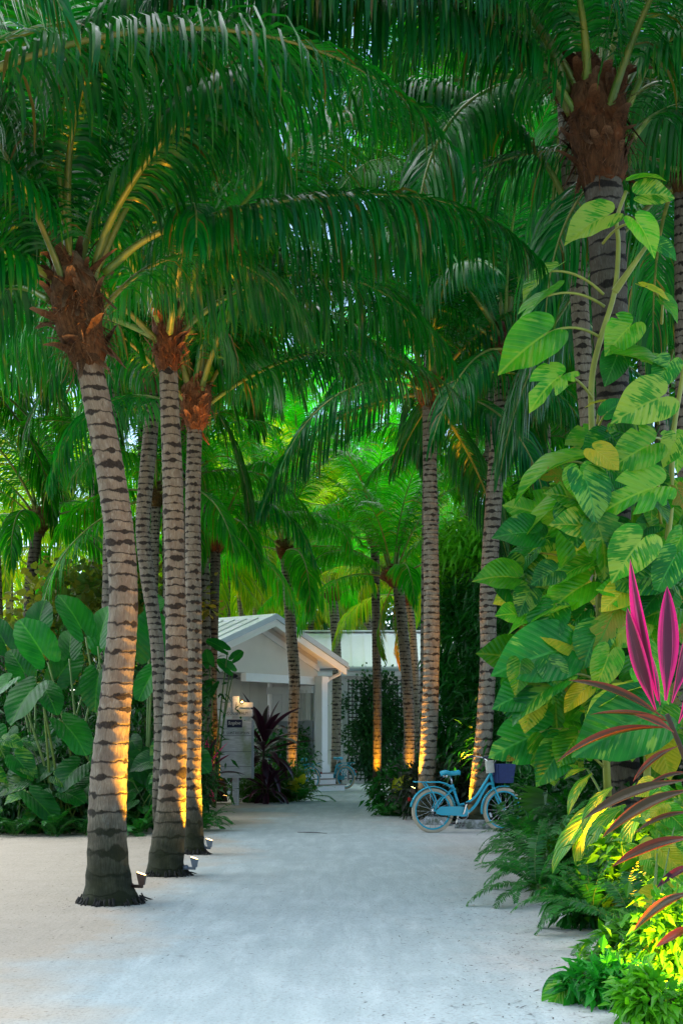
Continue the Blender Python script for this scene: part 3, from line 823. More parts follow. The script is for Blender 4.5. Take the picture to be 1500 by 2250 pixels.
palm([(655, 1560, 8), (658, 1450, 8), (661, 1380, 8), (663, 1300, 8)], 52.0,
     'farthest thin palm showing just above the porch ridge', 19, 16, 1.0, kit=GOLD, rings=(.2, .12), group=BACK, detail=12, bed=0)
palm([(826, 1738, 11), (828, 1690, 10), (829, 1560, 10), (827, 1440, 10), (825, 1300, 10), (823, 1200, 10)], 37.0,
     'very dark slim palm glowing yellow at its foot beside the trellis', 20, 17, .9, kit=FAR, e_rng=(0, 6.5), rings=(.15, .11), group=BACK, detail=16, azoff=2.7, barktint=.45, tint=(1.3, 1.3, 1))
palm([(901, 1740, 16), (898, 1660, 14), (899, 1600, 13), (893, 1480, 13), (884, 1380, 13), (876, 1300, 13), (873, 1285, 13)], 32.0,
     'pale slanting palm with a shaggy husk in front of the trellis', 21, 16, .85, kit=FAR, e_rng=(0, 6), rings=(.15, .10), husk=(2.4, .6), group=BACK, detail=16, azoff=.2, tint=(1.25, 1.2, .85), dead=2)
palm([(925, 1700, 10), (919, 1600, 9), (912, 1480, 9), (905, 1380, 9), (899, 1330, 9)], 38.5,
     'thin palm tucked behind the slanting pale palm', 22, 14, .85, kit=GOLD, e_rng=(0, 7), rings=(.16, .11), group=BACK, detail=12, azoff=1.2, bed=0, dead=1)
palm([(936, 1790, 22), (938, 1700, 20), (945, 1550, 19), (948, 1400, 19), (947, 1250, 18), (945, 1100, 17), (943, 960, 16), (942, 890, 16)], 22.5,
     'tall upright palm with a bright green petiole base, left of the bicycle tree', 23, 19, 1.0, rings=(.16, .115), husk=(2.0, .55), group=RIGHT, azoff=1.9, e_rng=(0, 8.2),
     hero=[dict(c=[(930, 850, 0), (890, 800, 0), (830, 780, -.2), (770, 800, -.3), (720, 860, -.5)], ll=.9, s=41, n=80, droop=1.9)])
palm([(1047, 1800, 24), (1052, 1730, 22), (1064, 1600, 20), (1072, 1450, 19), (1072, 1320, 20), (1079, 1180, 20), (1093, 980, 19), (1103, 860, 17), (1107, 790, 16)], 22.0,
     'palm rising directly behind the parked bicycle, its foot lit amber', 24, 19, 1.0, rings=(.17, .12), husk=(1.6, .5), group=RIGHT, azoff=1.4, e_rng=(0, 8.0), tint=(.9, .95, .9))
palm([(1036, 1400, 14), (1035, 1250, 14), (1036, 1130, 14), (1037, 1085, 14)], 30.0,
     'palm with a pale torn husk above the hedge, between two upright trunks', 25, 14, .9, kit=FAR, rings=(.16, .11), husk=(1.7, 1.1), group=RIGHT, azoff=.5, bed=0, e_rng=(0, 6), detail=18, dead=1)
palm([(1372, 1900, 44), (1362, 1500, 38), (1352, 1170, 36), (1346, 900, 37), (1338, 650, 42), (1330, 480, 44), (1324, 400, 44)], 12.2,
     'stout dark palm on the right wrapped by the climbing variegated vine', 26, 12, 1.05, husktint=(.5, .42, .4), rings=(.20, .15), husk=(1.55, 1.05), group=RIGHT, azoff=2.0, barktint=.42, hseg=60, detail=30, bed=0, e_rng=(0, 4), tint=(.8, .85, .8),
     hero=[dict(c=[(1255, 250, 0), (1200, 160, -.1), (1130, 90, -.3), (1030, 35, -.6), (900, 0, -1.0), (740, -15, -1.4), (560, 0, -1.8), (420, 60, -2.2)], ll=1.05, n=150, droop=2.6, s=51, w=.042, t=.62, rr=.06, pet=.16),
           dict(c=[(1250, 210, 0), (1190, 70, -.3), (1080, -40, -.8), (920, -110, -1.4), (720, -130, -2.0), (500, -90, -2.6), (330, -10, -3.0)], ll=1.05, n=140, droop=2.6, s=52, w=.042, t=.55, rr=.055),
           dict(c=[(1290, 200, -.1), (1285, 80, -.4), (1260, -60, -.8), (1200, -180, -1.4)], ll=.9, n=60, s=53, rr=.06),
           dict(c=[(1380, 230, 0), (1430, 130, -.1), (1500, 70, -.4), (1600, 60, -.8), (1700, 130, -1.1)], ll=.95, n=90, s=54, rr=.05),
           dict(c=[(1390, 300, 0), (1440, 250, .3), (1520, 230, .6), (1620, 290, .9)], ll=.9, n=70, s=55)])
palm([(1310, 1800, 22), (1307, 1300, 20), (1300, 1050, 19), (1285, 850, 20), (1270, 620, 22), (1256, 400, 24), (1246, 220, 24)], 15.5,
     'paler ringed palm just behind the stout dark palm on the right', 27, 18, 1.1, rings=(.18, .12), group=RIGHT, azoff=1.0, bed=0, e_rng=(0, 8.4), tint=(.9, .95, .95),
     hero=[dict(c=[(1240, 440, 0), (1205, 370, -.1), (1140, 290, -.2), (1040, 215, -.4), (920, 180, -.6), (790, 190, -.8), (660, 260, -1.0)], ll=.95, n=120, droop=2.2, s=61, w=.04, t=.8, rr=.05)])
palm([(1512, 1800, 26), (1510, 1200, 22), (1502, 900, 20), (1500, 640, 20), (1500, 420, 20)], 15.0,
     'ringed palm cut off by the right edge of the picture', 28, 15, 1.0, rings=(.17, .12), group=RIGHT, azoff=.4, bed=0)
palm([(60, 1560, 13), (64, 1330, 13), (72, 1240, 13), (82, 1170, 13)], 29.0,
     'dark short palm at the far left edge above the big leaves', 29, 17, .9, kit=FAR, rings=(.16, .10), husk=(2.4, .6), group=LEFT, azoff=1.1, bed=0, barktint=.5, detail=16,
     hero=[dict(c=[(85, 1110, 0), (130, 1060, 0), (190, 1040, -.2), (240, 1080, -.4), (270, 1160, -.5)], ll=.9, s=71, n=70)])
palm([(806, 1560, 9), (806, 1400, 9), (806, 1330, 9), (806, 1250, 9)], 56.0,
     'far palm seen dimly over the white metal roof of the wing', 30, 16, 1.05, kit=FAR, rings=(.2, .13), group=BACK, detail=12, bed=0, tint=(1.3, 1.2, .9))
palm([(500, 1500, 9), (498, 1380, 9), (497, 1320, 9), (500, 1235, 9)], 44.0,
     'yellow palm behind the left slope of the porch roof', 31, 18, 1.0, kit=GOLD, rings=(.2, .13), group=BACK, detail=12, bed=0)

palm([(-330, 2300, 50), (-300, 1700, 38), (-260, 1100, 34), (-230, 500, 32), (-215, 330, 32)], 9.0,
     'palm standing just outside the left edge, only its fronds hanging into the top left corner', 33, 16, 1.0, rings=(.2, .12), husk=(2.0, .8), group=LEFT, azoff=.35, e_rng=(0, 6), tint=(.85, .95, .95))
# the grove behind: crowns that close the picture; their trunks stand behind nearer ones
GROVE = [  # column, crown row, depth, kit, seed, tint
    (655, 1010, 56, 0, 1, 1.2), (790, 1040, 58, 0, 2, 1.3), (560, 1040, 53, 0, 3, 1.2), (880, 1060, 55, 0, 4, 1.25), (425, 640, 30, 0, 5, 1.0),
    (385, 420, 27, 0, 6, 1.0), (948, 560, 31, 0, 7, 1.1), (1085, 640, 34, 0, 8, 1.2), (1090, 380, 33, 0, 9, 1.35), (945, 330, 37, 0, 10, 1.2),
    (395, 200, 32, 0, 11, 1.0), (315, 560, 29, 0, 12, .95), (250, 700, 25, 0, 13, .95), (-40, 860, 29, 0, 14, 1.0), (-60, 480, 24, 0, 15, 1.0),
    (255, 330, 26, 0, 16, 1.15), (430, 860, 36, 0, 17, 1.1), (1310, 560, 30, 0, 19, 1.15), (1180, 240, 28, 0, 20, 1.3),
    (1420, 520, 27, 0, 21, 1.1), (1440, 250, 25, 0, 22, 1.2), (1330, 800, 32, 0, 23, 1.1), (1230, 960, 34, 0, 24, 1.1), (1450, 900, 28, 0, 25, 1.1),
    (235, 90, 28, 0, 26, 1.1), (360, 60, 28, 0, 27, 1.0), (560, 1200, 52, 1, 29, 1.0), (430, 1180, 46, 1, 30, 1.0),
    (700, 1190, 54, 1, 31, .95), (150, 1150, 42, 1, 32, 1.0), (20, 1230, 40, 1, 33, 1.0), (240, 1180, 46, 1, 34, 1.0), (960, 1190, 53, 1, 35, .9),
    (845, 1150, 52, 0, 36, 1.3), (1110, 1010, 40, 0, 37, 1.2), (630, 1120, 60, 0, 38, 1.3), (380, 1050, 40, 0, 39, 1.1), (730, 880, 60, 0, 40, 1.4), (1020, 880, 50, 0, 41, 1.3),
    (865, 850, 57, 0, 42, 1.4), (600, 850, 55, 0, 43, 1.3), (960, 150, 36, 0, 44, 1.3), (386, 330, 25, 0, 45, 1.0), (425, 120, 29, 0, 46, 1.0), (946, 460, 27, 0, 47, 1.0), (1075, 500, 29, 0, 48, 1.1), (400, 520, 33, 0, 53, 1.1),
    (590, 1215, 51, 1, 49, 1.0), (468, 1235, 43, 1, 50, 1.0), (690, 1235, 52, 1, 51, 1.0), (885, 1240, 51, 1, 52, 1.0), (-30, 640, 27, 0, 54, 1.0), (222, 760, 34, 0, 55, 1.1), (520, 1225, 48, 1, 56, 1.0), (640, 1215, 49, 1, 57, 1.0)]
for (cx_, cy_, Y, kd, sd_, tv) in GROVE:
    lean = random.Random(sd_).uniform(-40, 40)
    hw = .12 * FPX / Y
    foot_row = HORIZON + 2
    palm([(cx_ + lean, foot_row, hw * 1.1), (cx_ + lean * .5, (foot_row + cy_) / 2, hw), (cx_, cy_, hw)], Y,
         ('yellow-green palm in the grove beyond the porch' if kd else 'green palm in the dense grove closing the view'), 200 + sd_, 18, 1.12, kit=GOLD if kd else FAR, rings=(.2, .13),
         group=('yellow-green palms in the grove' if kd else 'green palms in the grove'), detail=10, bed=0, hseg=8, tint=((tv * 1.25, tv * 1.25, tv) if kd else (tv * 1.55 if Y > 44 else tv * .9 if Y > 34 else tv * .62,) * 3), azoff=sd_ * 1.7)  # painted brightness by depth: far crowns lightened, nearer ones darkened
# ---------------------------------------------------------------- leaf shapes
T_HEART = [(0, 1), (8, .90), (20, .80), (40, .70), (60, .60), (90, .52), (120, .48), (150, .42), (168, .30), (180, .06)]
T_ARROW = [(0, 1), (8, .96), (18, .88), (35, .72), (55, .57), (85, .46), (115, .44), (140, .52), (158, .50), (170, .30), (180, .05)]
T_OVAL = [(0, 1), (8, .90), (16, .74), (28, .56), (45, .40), (70, .30), (100, .25), (140, .16), (180, .06)]
def broad_leaf(name, table, mat, seed=0, width=1.0, fold=.25, curl=.25, ripple=.03, lobes=0, cuts=0, nr=7, na=40, nib=.0):
    rg = random.Random(seed); mb = MB()
    ta = np.array([q[0] for q in table], float); tr = np.array([q[1] for q in table], float)
    prof = []
    for k in range(na):
        th = -math.pi + 2 * math.pi * k / na
        d = abs(math.degrees(th)); r = float(np.interp(d, ta, tr))
        if lobes: r *= 1 - .38 * max(0, math.sin(d * math.pi / 180 * lobes)) ** 2 * (1 if 18 < d < 150 else 0)
        if cuts and rg.random() < cuts and 15 < d < 150: r *= rg.uniform(.55, .85)
        if nib: r *= 1 - nib * rg.random()
        prof.append((th, r))
    wmax = max(r * abs(math.sin(t)) for t, r in prof) * width
    ymin = min(r * math.cos(t) for t, r in prof)
    tw = rg.uniform(-.18, .18); ph = rg.uniform(0, 6)
    def P(th, r):
        x = r * math.sin(th) * width; y = r * math.cos(th)
        z = fold * abs(x) - curl * (max(0, y) ** 2) * .8 - .12 * curl * min(0, y) ** 2 + tw * x * y
        z += ripple * math.sin(th * 9 + ph) * (r ** 2) - .35 * fold * (abs(x) / max(wmax, .01)) ** 2 * wmax
        return (x, y, z), (.5 + .5 * x / wmax, (y - ymin) / (1 - ymin))
    c = mb.vert(*P(0, 0)); rows = []
    for i in range(1, nr + 1):
        rows.append([mb.vert(*P(th, r * i / nr)) for th, r in prof])
    for k in range(na):
        k2 = (k + 1) % na
        if k2 == 0: pass
        mb.face((c, rows[0][k2], rows[0][k]))
        for i in range(nr - 1): mb.face((rows[i][k], rows[i][k2], rows[i + 1][k2], rows[i + 1][k]))
    return mb.mesh(name, mat)

def strap_leaf(name, mat, seed=0, width=.13, arch=.5, fold=.35, n=12, peak=.45, stalk=.10, wave=.0):
    """unit-long blade starting along +Y, bending down towards -Z"""
    rg = random.Random(seed); mb = MB(); rows = []
    y = z = 0.0; e = .0
    tw = rg.uniform(-.4, .4)
    for i in range(n + 1):
        s = i / n
        if s < stalk: w = .12 + .15 * s / stalk
        else:
            q = (s - stalk) / (1 - stalk)
            w = (.27 + .73 * math.sin(min(1, q / peak) * math.pi / 2)) if q < peak else math.cos((q - peak) / (1 - peak) * math.pi / 2) ** .8
        w = max(w, 0.004) * width
        row = []
        for c in (-1, -.5, 0, .5, 1):
            x = c * w * .5
            row.append(mb.vert((x + tw * .08 * s * s, y, z + fold * abs(x) + wave * math.sin(s * 19 + c * 2) * abs(c) * width + x * tw * s), (.5 + .5 * c, s)))
        rows.append(row)
        e = -arch * (s + .5 / n) ** 1.2 * 1.6
        y += math.cos(e) / n; z += math.sin(e) / n
    for i in range(n):
        for c in range(4): mb.face((rows[i][c], rows[i][c + 1], rows[i + 1][c + 1], rows[i + 1][c]))
    return mb.mesh(name, mat)

PO = [broad_leaf('pothos_blade', T_HEART, M['pothos'], k, .95 + .1 * (k % 3), .42, .45 + .15 * (k % 2), .035, 0, .05 * (k % 3)) for k in range(4)]
PB = [broad_leaf('pothos_blade', T_HEART, M['pothos_bold'], 10 + k, 1.0, .4, .42, .04) for k in range(3)]
PD = [broad_leaf('pothos_blade', T_HEART, M['pothos_dark'], 20 + k, 1.0, .35, .45, .03) for k in range(3)]
PY = [broad_leaf('pothos_blade', T_HEART, M['pothos_yellow'], 30 + k, .95, .2, .3, .03) for k in range(2)]
PX = [broad_leaf('pothos_blade', T_HEART, M['pothos_burnt'], 40, .85, .15, .2, .03, 0, .35, nib=.18)]
PC = [broad_leaf('cut_pothos_blade', T_HEART, M['pothos'], 50 + k, 1.0, .2, .3, .03, 0, .22) for k in range(2)]
PL = [broad_leaf('lobed_blade', T_HEART, M['pothos_dark'], 60, 1.15, .1, .25, .02, 7, 0, na=72)]
AL = [broad_leaf('elephant_ear_blade', T_ARROW, M['alocasia'], 70 + k, 1.0 + .08 * k, .28, .22 + .08 * k, .035 + .008 * k, nib=.06) for k in range(4)]
TP = [strap_leaf('cordyline_blade', M['ti_pink'], k, .145, .04 + .08 * k, .5) for k in range(3)]
TD = [strap_leaf('cordyline_blade', M['ti_dark'], 5 + k, .17, .15 + .35 * k, .4) for k in range(3)]
TB = [strap_leaf('cordyline_blade', M['ti_bronze'], 9 + k, .19, .25 + .15 * k, .5) for k in range(2)]
GI = [strap_leaf('ginger_blade', M['ginger'], 12 + k, .21, .45 + .3 * k, .3, wave=.04, stalk=.05) for k in range(3)]

def put_leaf(parent, me, base, tip, nrm, name='leaf', tint=1.0, fl=0.0, stretch=1.0):
    o_ = parent.location
    Mx, L = frame_mat(Vector(base) - o_, Vector(tip) - o_, nrm)
    Mx = Mx @ Matrix.Diagonal((L * stretch, L, L, 1))
    o = link(name, me, parent, mat=Mx)
    o.color = (tint, tint, tint, 1) if not hasattr(tint, '__len__') else (*tint, 1)
    return o

def stalk(parent, a, b, r0, r1, sag=.15, mat=None, name='stalk', out=None):
    a = Vector(a); b = Vector(b); c = (a + b) / 2 + (Vector(out) if out is not None else Vector((0, 0, sag * (b - a).length)))
    mb = MB(); P = [a.lerp(c, t).lerp(c.lerp(b, t), t) for t in [i / 9 for i in range(10)]]
    mb.tube(P, [r0 + (r1 - r0) * i / 9 for i in range(10)], 6)
    return mb.build(name, mat or M['stem'], parent, True)

# ---------------------------------------------------------------- shrubs: many small leaves on hidden twigs
def leaf_cloud(n, centre, rad, size, aspect, seed, clumps=40, hang=.2, spread=.22, floor=.03, flat=.3, shell=.55, round_=False):
    rg = np.random.default_rng(seed)
    d = rg.normal(size=(clumps, 3)); d /= np.linalg.norm(d, axis=1)[:, None]
    rr = rg.uniform(shell, 1.0, clumps) ** .7
    cc = np.array(centre) + d * rr[:, None] * np.array(rad)
    idx = rg.integers(0, clumps, n)
    p = cc[idx] + rg.normal(size=(n, 3)) * np.array(rad) * spread
    p[:, 2] = np.maximum(p[:, 2], floor + rg.uniform(0, .1, n))
    out = d[idx] * .8 + rg.normal(size=(n, 3)) * .55
    out[:, 2] += rg.uniform(-.6, .7, n) - hang
    out /= np.linalg.norm(out, axis=1)[:, None]
    up = rg.normal(size=(n, 3)) * .45 + np.array([0, 0, 1.0])
    side = np.cross(out, up); side /= np.linalg.norm(side, axis=1)[:, None] + 1e-9
    nor = np.cross(side, out)
    L = size * rg.uniform(.65, 1.25, n)[:, None]; Wd = L * aspect * .5
    b = p; m1 = p + out * L * .42
    tip = p + out * L + np.array([0, 0, -1.0]) * L * .18
    l = m1 - side * Wd + nor * Wd * flat; r = m1 + side * Wd + nor * Wd * flat
    if round_:
        m2 = p + out * L * .8
        l2 = m2 - side * Wd * .8 + nor * Wd * flat; r2 = m2 + side * Wd * .8 + nor * Wd * flat
        V = np.stack([b, l, m1, r, tip, l2, r2], 1).reshape(-1, 3); k = 7
        tri = [(0, 1, 2), (0, 2, 3), (1, 5, 4, 2), (2, 4, 6, 3)]
    else:
        V = np.stack([b, l, m1, r, tip], 1).reshape(-1, 3); k = 5
        tri = [(0, 1, 2), (0, 2, 3), (1, 4, 2), (2, 4, 3)]
    F = []
    for i in range(n):
        o = i * k
        for f in tri: F.append(tuple(o + q for q in f))
    tone = np.clip(rg.random(clumps)[idx] * .6 + rg.random(n) * .4, 0, 1)
    uv = np.repeat(np.stack([tone, np.zeros(n)], 1), k, axis=0)
    return V, F, uv, cc

def cloud_mesh(name, V, F, uv, mat, org):
    me = bpy.data.meshes.new(name); me.from_pydata((V - np.array(org)).tolist(), [], F)
    me.materials.append(mat)
    ul = me.uv_layers.new(name='uv'); li = np.zeros(len(me.loops), dtype=np.int32)
    me.loops.foreach_get('vertex_index', li); ul.data.foreach_set('uv', uv[li].astype(np.float32).ravel())
    return me

def shrub(name, centre, rad, n, size, aspect, mat, label, cat='shrub', group=None, seed=0, tint=1.0, clumps=40, hang=.2, twigs=True, **kw):
    foot = Vector((centre[0], centre[1], 0))
    root = empty(name, foot, label, cat, group)
    V, F, uv, cc = leaf_cloud(n, centre, rad, size, aspect, seed, clumps, hang, **kw)
    o = link('foliage', cloud_mesh('foliage', V, F, uv, mat, foot), root); o.color = (tint, tint, tint, 1) if not hasattr(tint, '__len__') else (*tint, 1)
    if twigs:
        mb = MB(); rg = random.Random(seed)
        for c in cc[:min(16, len(cc))]:
            a = foot + Vector((rg.uniform(-.12, .12) * rad[0], rg.uniform(-.12, .12), -.02)); b = Vector(c)
            mid = a.lerp(b, .5) + Vector((0, 0, .2 * rad[2]))
            mb.tube([a.lerp(mid, t).lerp(mid.lerp(b, t), t) for t in (0, .25, .5, .75, 1)], [.018, .014, .011, .008, .004], 5)
        mb.build('stems', M['stem_dark'], root, True)
    return root

FERN = [frond_mesh('fern_frond', arc(62 - 12 * v, 75 + 15 * v, .9, sway=(-.1, .12, .05)[v]), .13, 34, 300 + v, 2, .030, .35, .08, .006, (8, 40), .05, [M['fern'], M['stem']]) for v in range(3)]
def fern(base, label, n=14, scale=1.0, seed=0, group='ferns', tint=1.0, lean=(0, 0)):
    rg = random.Random(seed); root = empty('fern', Vector(base), label, 'fern', group)
    for i in range(n):
        az = i * 2.39996 + rg.uniform(-.3, .3)
        Mx = Matrix.Translation((rg.uniform(-.06, .06), rg.uniform(-.06, .06), 0)) @ Matrix.Rotation(lean[0], 4, 'Y') @ Matrix.Rotation(lean[1], 4, 'X') @ Matrix.Rotation(az, 4, 'Z') @ Matrix.Rotation(rg.uniform(-.35, .25), 4, 'Y') @ Matrix.Scale(scale * rg.uniform(.7, 1.15), 4)
        o = link('frond', FERN[rg.randrange(3)], root, mat=Mx)
        v = tint * rg.uniform(.75, 1.25); o.color = (v, v, v, 1)
    return root

# ---------------------------------------------------------------- left bed
BED = 'plants of the left bed'
def elephant_ear(base, leaves, label, seed=0, tint=1.0):
    """leaves: (base px, base py, tip px, tip py, depth, tip depth offset, normal)"""
    root = empty('elephant_ear', Vector(base), label, 'plant', 'elephant ear plants')
    rg = random.Random(seed)
    for k, (bx, by, tx, ty, Y, dt, nrm, kind) in enumerate(leaves):
        b = pt(bx, by, Y); t_ = pt(tx, ty, Y + dt)
        put_leaf(root, AL[kind], b + (t_ - b) * .24, b + (t_ - b) * .98, nrm, 'leaf', tint * rg.uniform(.6, 1.1), stretch=.9)
        f = Vector(base) + Vector((rg.uniform(-.22, .22), rg.uniform(-.1, .1), 0))
        stalk(root, f, b, .024, .012, 0, None, 'stalk', out=((b.x - f.x) * -.12, 0, .12))
    return root
elephant_ear((-4.15, 19.7, 0), [(85, 1500, 15, 1580, 19.0, -.5, (-.1, -.62, .8), 1), (92, 1505, 128, 1562, 19.1, -.3, (.35, -.75, .55), 2), (30, 1490, -40, 1540, 19.5, -.3, (-.2, -.5, .85), 3), (60, 1740, 130, 1805, 19.1, -.2, (.1, -.6, .8), 0), (215, 1660, 250, 1720, 19.3, -.2, (.1, -.6, .8), 3)],
             'elephant ear plant at the far left with a big drooping yellow-edged leaf', 1)
elephant_ear((-4.0, 20.3, 0), [(105, 1455, 42, 1352, 20, 0, (.25, -.9, .3), 2), (152, 1448, 156, 1374, 20.4, .3, (.05, -.95, .2), 0), (222, 1440, 250, 1372, 20.6, .3, (.3, -.8, .4), 3)],
             'elephant ear plant with upright leaves left of the tall leaning trunk', 2, 1.05)
elephant_ear((-3.35, 19.8, 0), [(188, 1400, 134, 1296, 19.6, 0, (.6, -.75, .25), 1), (215, 1420, 240, 1320, 19.8, .2, (-.4, -.85, .2), 0), (218, 1470, 205, 1560, 19.4, -.3, (0, -.6, .8), 2), (130, 1580, 200, 1650, 19.2, -.2, (.2, -.5, .8), 3)],
             'elephant ear plant whose tall bright leaf stands beside the leaning trunk', 3, 1.1)
elephant_ear((-4.6, 21.3, 0), [(60, 1490, 20, 1420, 21, 0, (.2, -.9, .35), 3), (120, 1500, 175, 1420, 21.2, .1, (.3, -.9, .3), 2), (20, 1430, -25, 1350, 21.4, .1, (.1, -.95, .3), 0), (80, 1400, 95, 1310, 21.8, .2, (-.1, -.95, .2), 1), (180, 1530, 235, 1470, 21, 0, (.3, -.8, .5), 0), (140, 1590, 100, 1660, 20.6, -.3, (0, -.6, .8), 2), (20, 1600, -10, 1680, 20.5, -.3, (0, -.6, .8), 1)],
             'elephant ear plant crowding in behind the others at the far left', 7, .85)
elephant_ear((-2.75, 20.5, 0), [(335, 1450, 330, 1330, 20.4, 0, (.1, -.98, .15), 3), (330, 1350, 352, 1300, 20.8, .2, (.2, -.9, .3), 1), (340, 1470, 300, 1540, 20.2, -.3, (0, -.7, .7), 0), (350, 1420, 385, 1350, 20.9, .1, (.3, -.9, .2), 2)],
             'elephant ear plant showing one broad leaf between the two front trunks', 4, 1.15)
elephant_ear((-2.75, 27.9, 0), [(500, 1432, 452, 1402, 27.6, -.1, (0, -.7, .7), 0), (512, 1478, 478, 1446, 27.7, -.1, (.1, -.8, .5), 1), (470, 1500, 440, 1550, 27.6, -.2, (-.3, -.6, .7), 3),
              (508, 1452, 535, 1428, 27.9, .1, (.3, -.8, .4), 0), (462, 1465, 450, 1425, 27.8, 0, (-.3, -.9, .3), 2)],
             'elephant ear plant hanging its leaves over the signpost', 5, 1.1)
def bed(px, py, Y): return (pt(px, 0, Y).x, Y, 0)
for k, (px, Y, w, h, n, sz, asp, mt, lab, tn) in enumerate([
    (40, 20.6, 1.3, .75, 3800, .15, .34, 'shrub', 'low dark shrub at the far left behind the sand', .8),
    (150, 20.9, 1.2, .8, 3600, .15, .34, 'shrub', 'low dark shrub under the elephant ears, left of the leaning trunk', .7),
    (270, 21.3, 1.2, .85, 3600, .15, .34, 'shrub', 'dark shrub behind the foot of the leaning trunk', .7),
    (330, 21.6, .6, .9, 2400, .14, .34, 'croton', 'purple-dark shrub seen between the two front trunks', 1.0),
    (385, 22.5, .5, .7, 1700, .14, .34, 'shrub', 'dark shrub right behind the third trunk', .8),
    (30, 24.5, 2.0, 1.5, 5200, .20, .30, 'shrub', 'tall dark bush at the far left edge', .9),
    (190, 25.0, 2.0, 1.6, 5200, .20, .30, 'shrub', 'tall dark bush behind the elephant ears', .9),
    (330, 26.0, 1.1, 1.6, 3800, .20, .30, 'shrub', 'tall dark bush filling the gap between the front trunks', .9),
    (405, 29.5, .55, 1.2, 2600, .18, .32, 'shrub', 'green bush behind the signpost, left of it', 1.1)]):
    shrub('shrub', (pt(px, 0, Y).x, Y, h * .85), (w, w * .7, h), n, sz, asp, M[mt], lab, 'shrub', 'dark shrubs of the left bed', 400 + k, tn)
for k, (px, py, Y, w, h, lab) in enumerate([(170, 1330, 27, 1.3, .75, 'sea grape tree with round pale leaves above the elephant ears'), (300, 1320, 29, 1.3, .75, 'sea grape tree behind the leaning trunk, its round leaves catching light'), (60, 1420, 30, 1.6, .8, 'sea grape tree at the far left under the short dark palm')]):
    c = pt(px, py, Y)
    shrub('sea_grape', (c.x, Y, c.z), (w, w * .8, h), 1500, .17, .95, M['grape'], lab, 'tree', 'sea grape trees', 430 + k, 1.15, clumps=30, round_=True, flat=.1)
for k, (px, Y, sc, n, lab, tn) in enumerate([(30, 19.2, .8, 14, 'fern at the far left edge of the sand', .8), (120, 19.0, .7, 14, 'fern in the bed front left of the leaning trunk', .8), (185, 19.3, .75, 12, 'dark fern hard against the leaning trunk', .7),
    (300, 19.4, .95, 16, 'fern fanning out between the two front trunks', 1.1), (435, 20.2, .75, 16, 'fern spilling onto the path beside the third trunk', 1.25), (455, 22.0, .75, 16, 'fern on the path edge in front of the thin lit trunk', 1.25), (75, 20.0, 1.1, 14, 'larger fern under the drooping elephant ear', .8), (240, 20.2, 1.1, 14, 'large fern under the bright elephant ear', .9)]):
    fern(bed(px, 0, Y), lab, n, sc, 450 + k, 'ferns along the left bed', tn)

for k, (px, Y, lab) in enumerate([(70, 19.6, 'dark broad-leaved philodendron at the far left of the bed'), (170, 19.7, 'dark broad-leaved philodendron behind the foot of the leaning trunk, to its left'), (320, 19.9, 'dark broad-leaved philodendron in the shade between the front trunks')]):
    ph = empty('philodendron', (pt(px, 0, Y).x, Y, 0), lab, 'plant', 'philodendrons in the left bed'); rg = random.Random(470 + k)
    for i in range(26):
        bp = Vector((ph.location.x + rg.uniform(-.75, .75) * (1 if k < 3 else .4), Y + rg.uniform(-.5, .5), rg.uniform(.15, 1.35)))
        a = rg.uniform(0, 6.28); ln = rg.uniform(.22, .45)
        put_leaf(ph, [PD[0], PD[1], PD[2], AL[1], AL[3]][rg.randrange(5)], bp, bp + Vector((math.cos(a) * ln, -abs(math.sin(a)) * ln * .6, -ln * rg.uniform(.1, .8))), (rg.uniform(-.3, .3), -.6, .75), 'leaf', rg.uniform(.45, .95))
        if i % 3 == 0: stalk(ph, ph.location + Vector((rg.uniform(-.3, .3), 0, 0)), bp, .010, .007, .1)
# cordylines by the sign
def cordyline(base, top, n, ln, kit, label, seed=0, tint=1.0, lo=-.3, hi=1.3, trunk=.02, group='red-leaved cordylines', azr=(0, 6.283), face=None):
    rg = random.Random(seed); base = Vector(base); top = Vector(top)
    root = empty('cordyline', Vector((base.x, base.y, 0)), label, 'plant', group)
    stalk(root, base, top, trunk * 1.2, trunk, .0, M['stem_dark'], 'stem')
    for i in range(n):
        az = azr[0] + (azr[1] - azr[0]) * ((i * .618) % 1.0)
        el = hi + (lo - hi) * (i + .5) / n + rg.uniform(-.15, .15)
        d = Vector((math.cos(az) * math.cos(el), math.sin(az) * math.cos(el), math.sin(el)))
        st = top.lerp(base, .35 * i / n)
        nrm = Vector((0, 0, 1)) - d * d.z
        if nrm.length < .2: nrm = Vector((-math.cos(az), -math.sin(az), .2))
        put_leaf(root, kit[rg.randrange(len(kit))], st, st + d * ln * rg.uniform(.75, 1.15), nrm, 'leaf', tint * rg.uniform(.75, 1.3))
    return root
b = bed(575, 0, 29.5)
cordyline((b[0], 29.5, 0), (b[0] + .05, 29.5, 1.35), 40, 1.1, TD, 'tall dark purple cordyline spreading just right of the signboard', 1, 1.2, -.5, 1.45)
b = bed(588, 0, 29.2)
cordyline((b[0], 29.2, 0), (b[0], 29.2, .35), 22, .75, TD, 'lower purple cordyline at the foot of the tall one beside the sign', 2, 1.1, -.3, 1.2)
b = bed(452, 0, 26.6)
cordyline((b[0], 26.6, 0), (b[0], 26.6, .75), 24, .75, [TD[1], TD[2], TP[1], TP[2], TD[0]], 'cordyline with purple and pink leaves left of the signpost', 3, 1.4, -.5, 1.35)
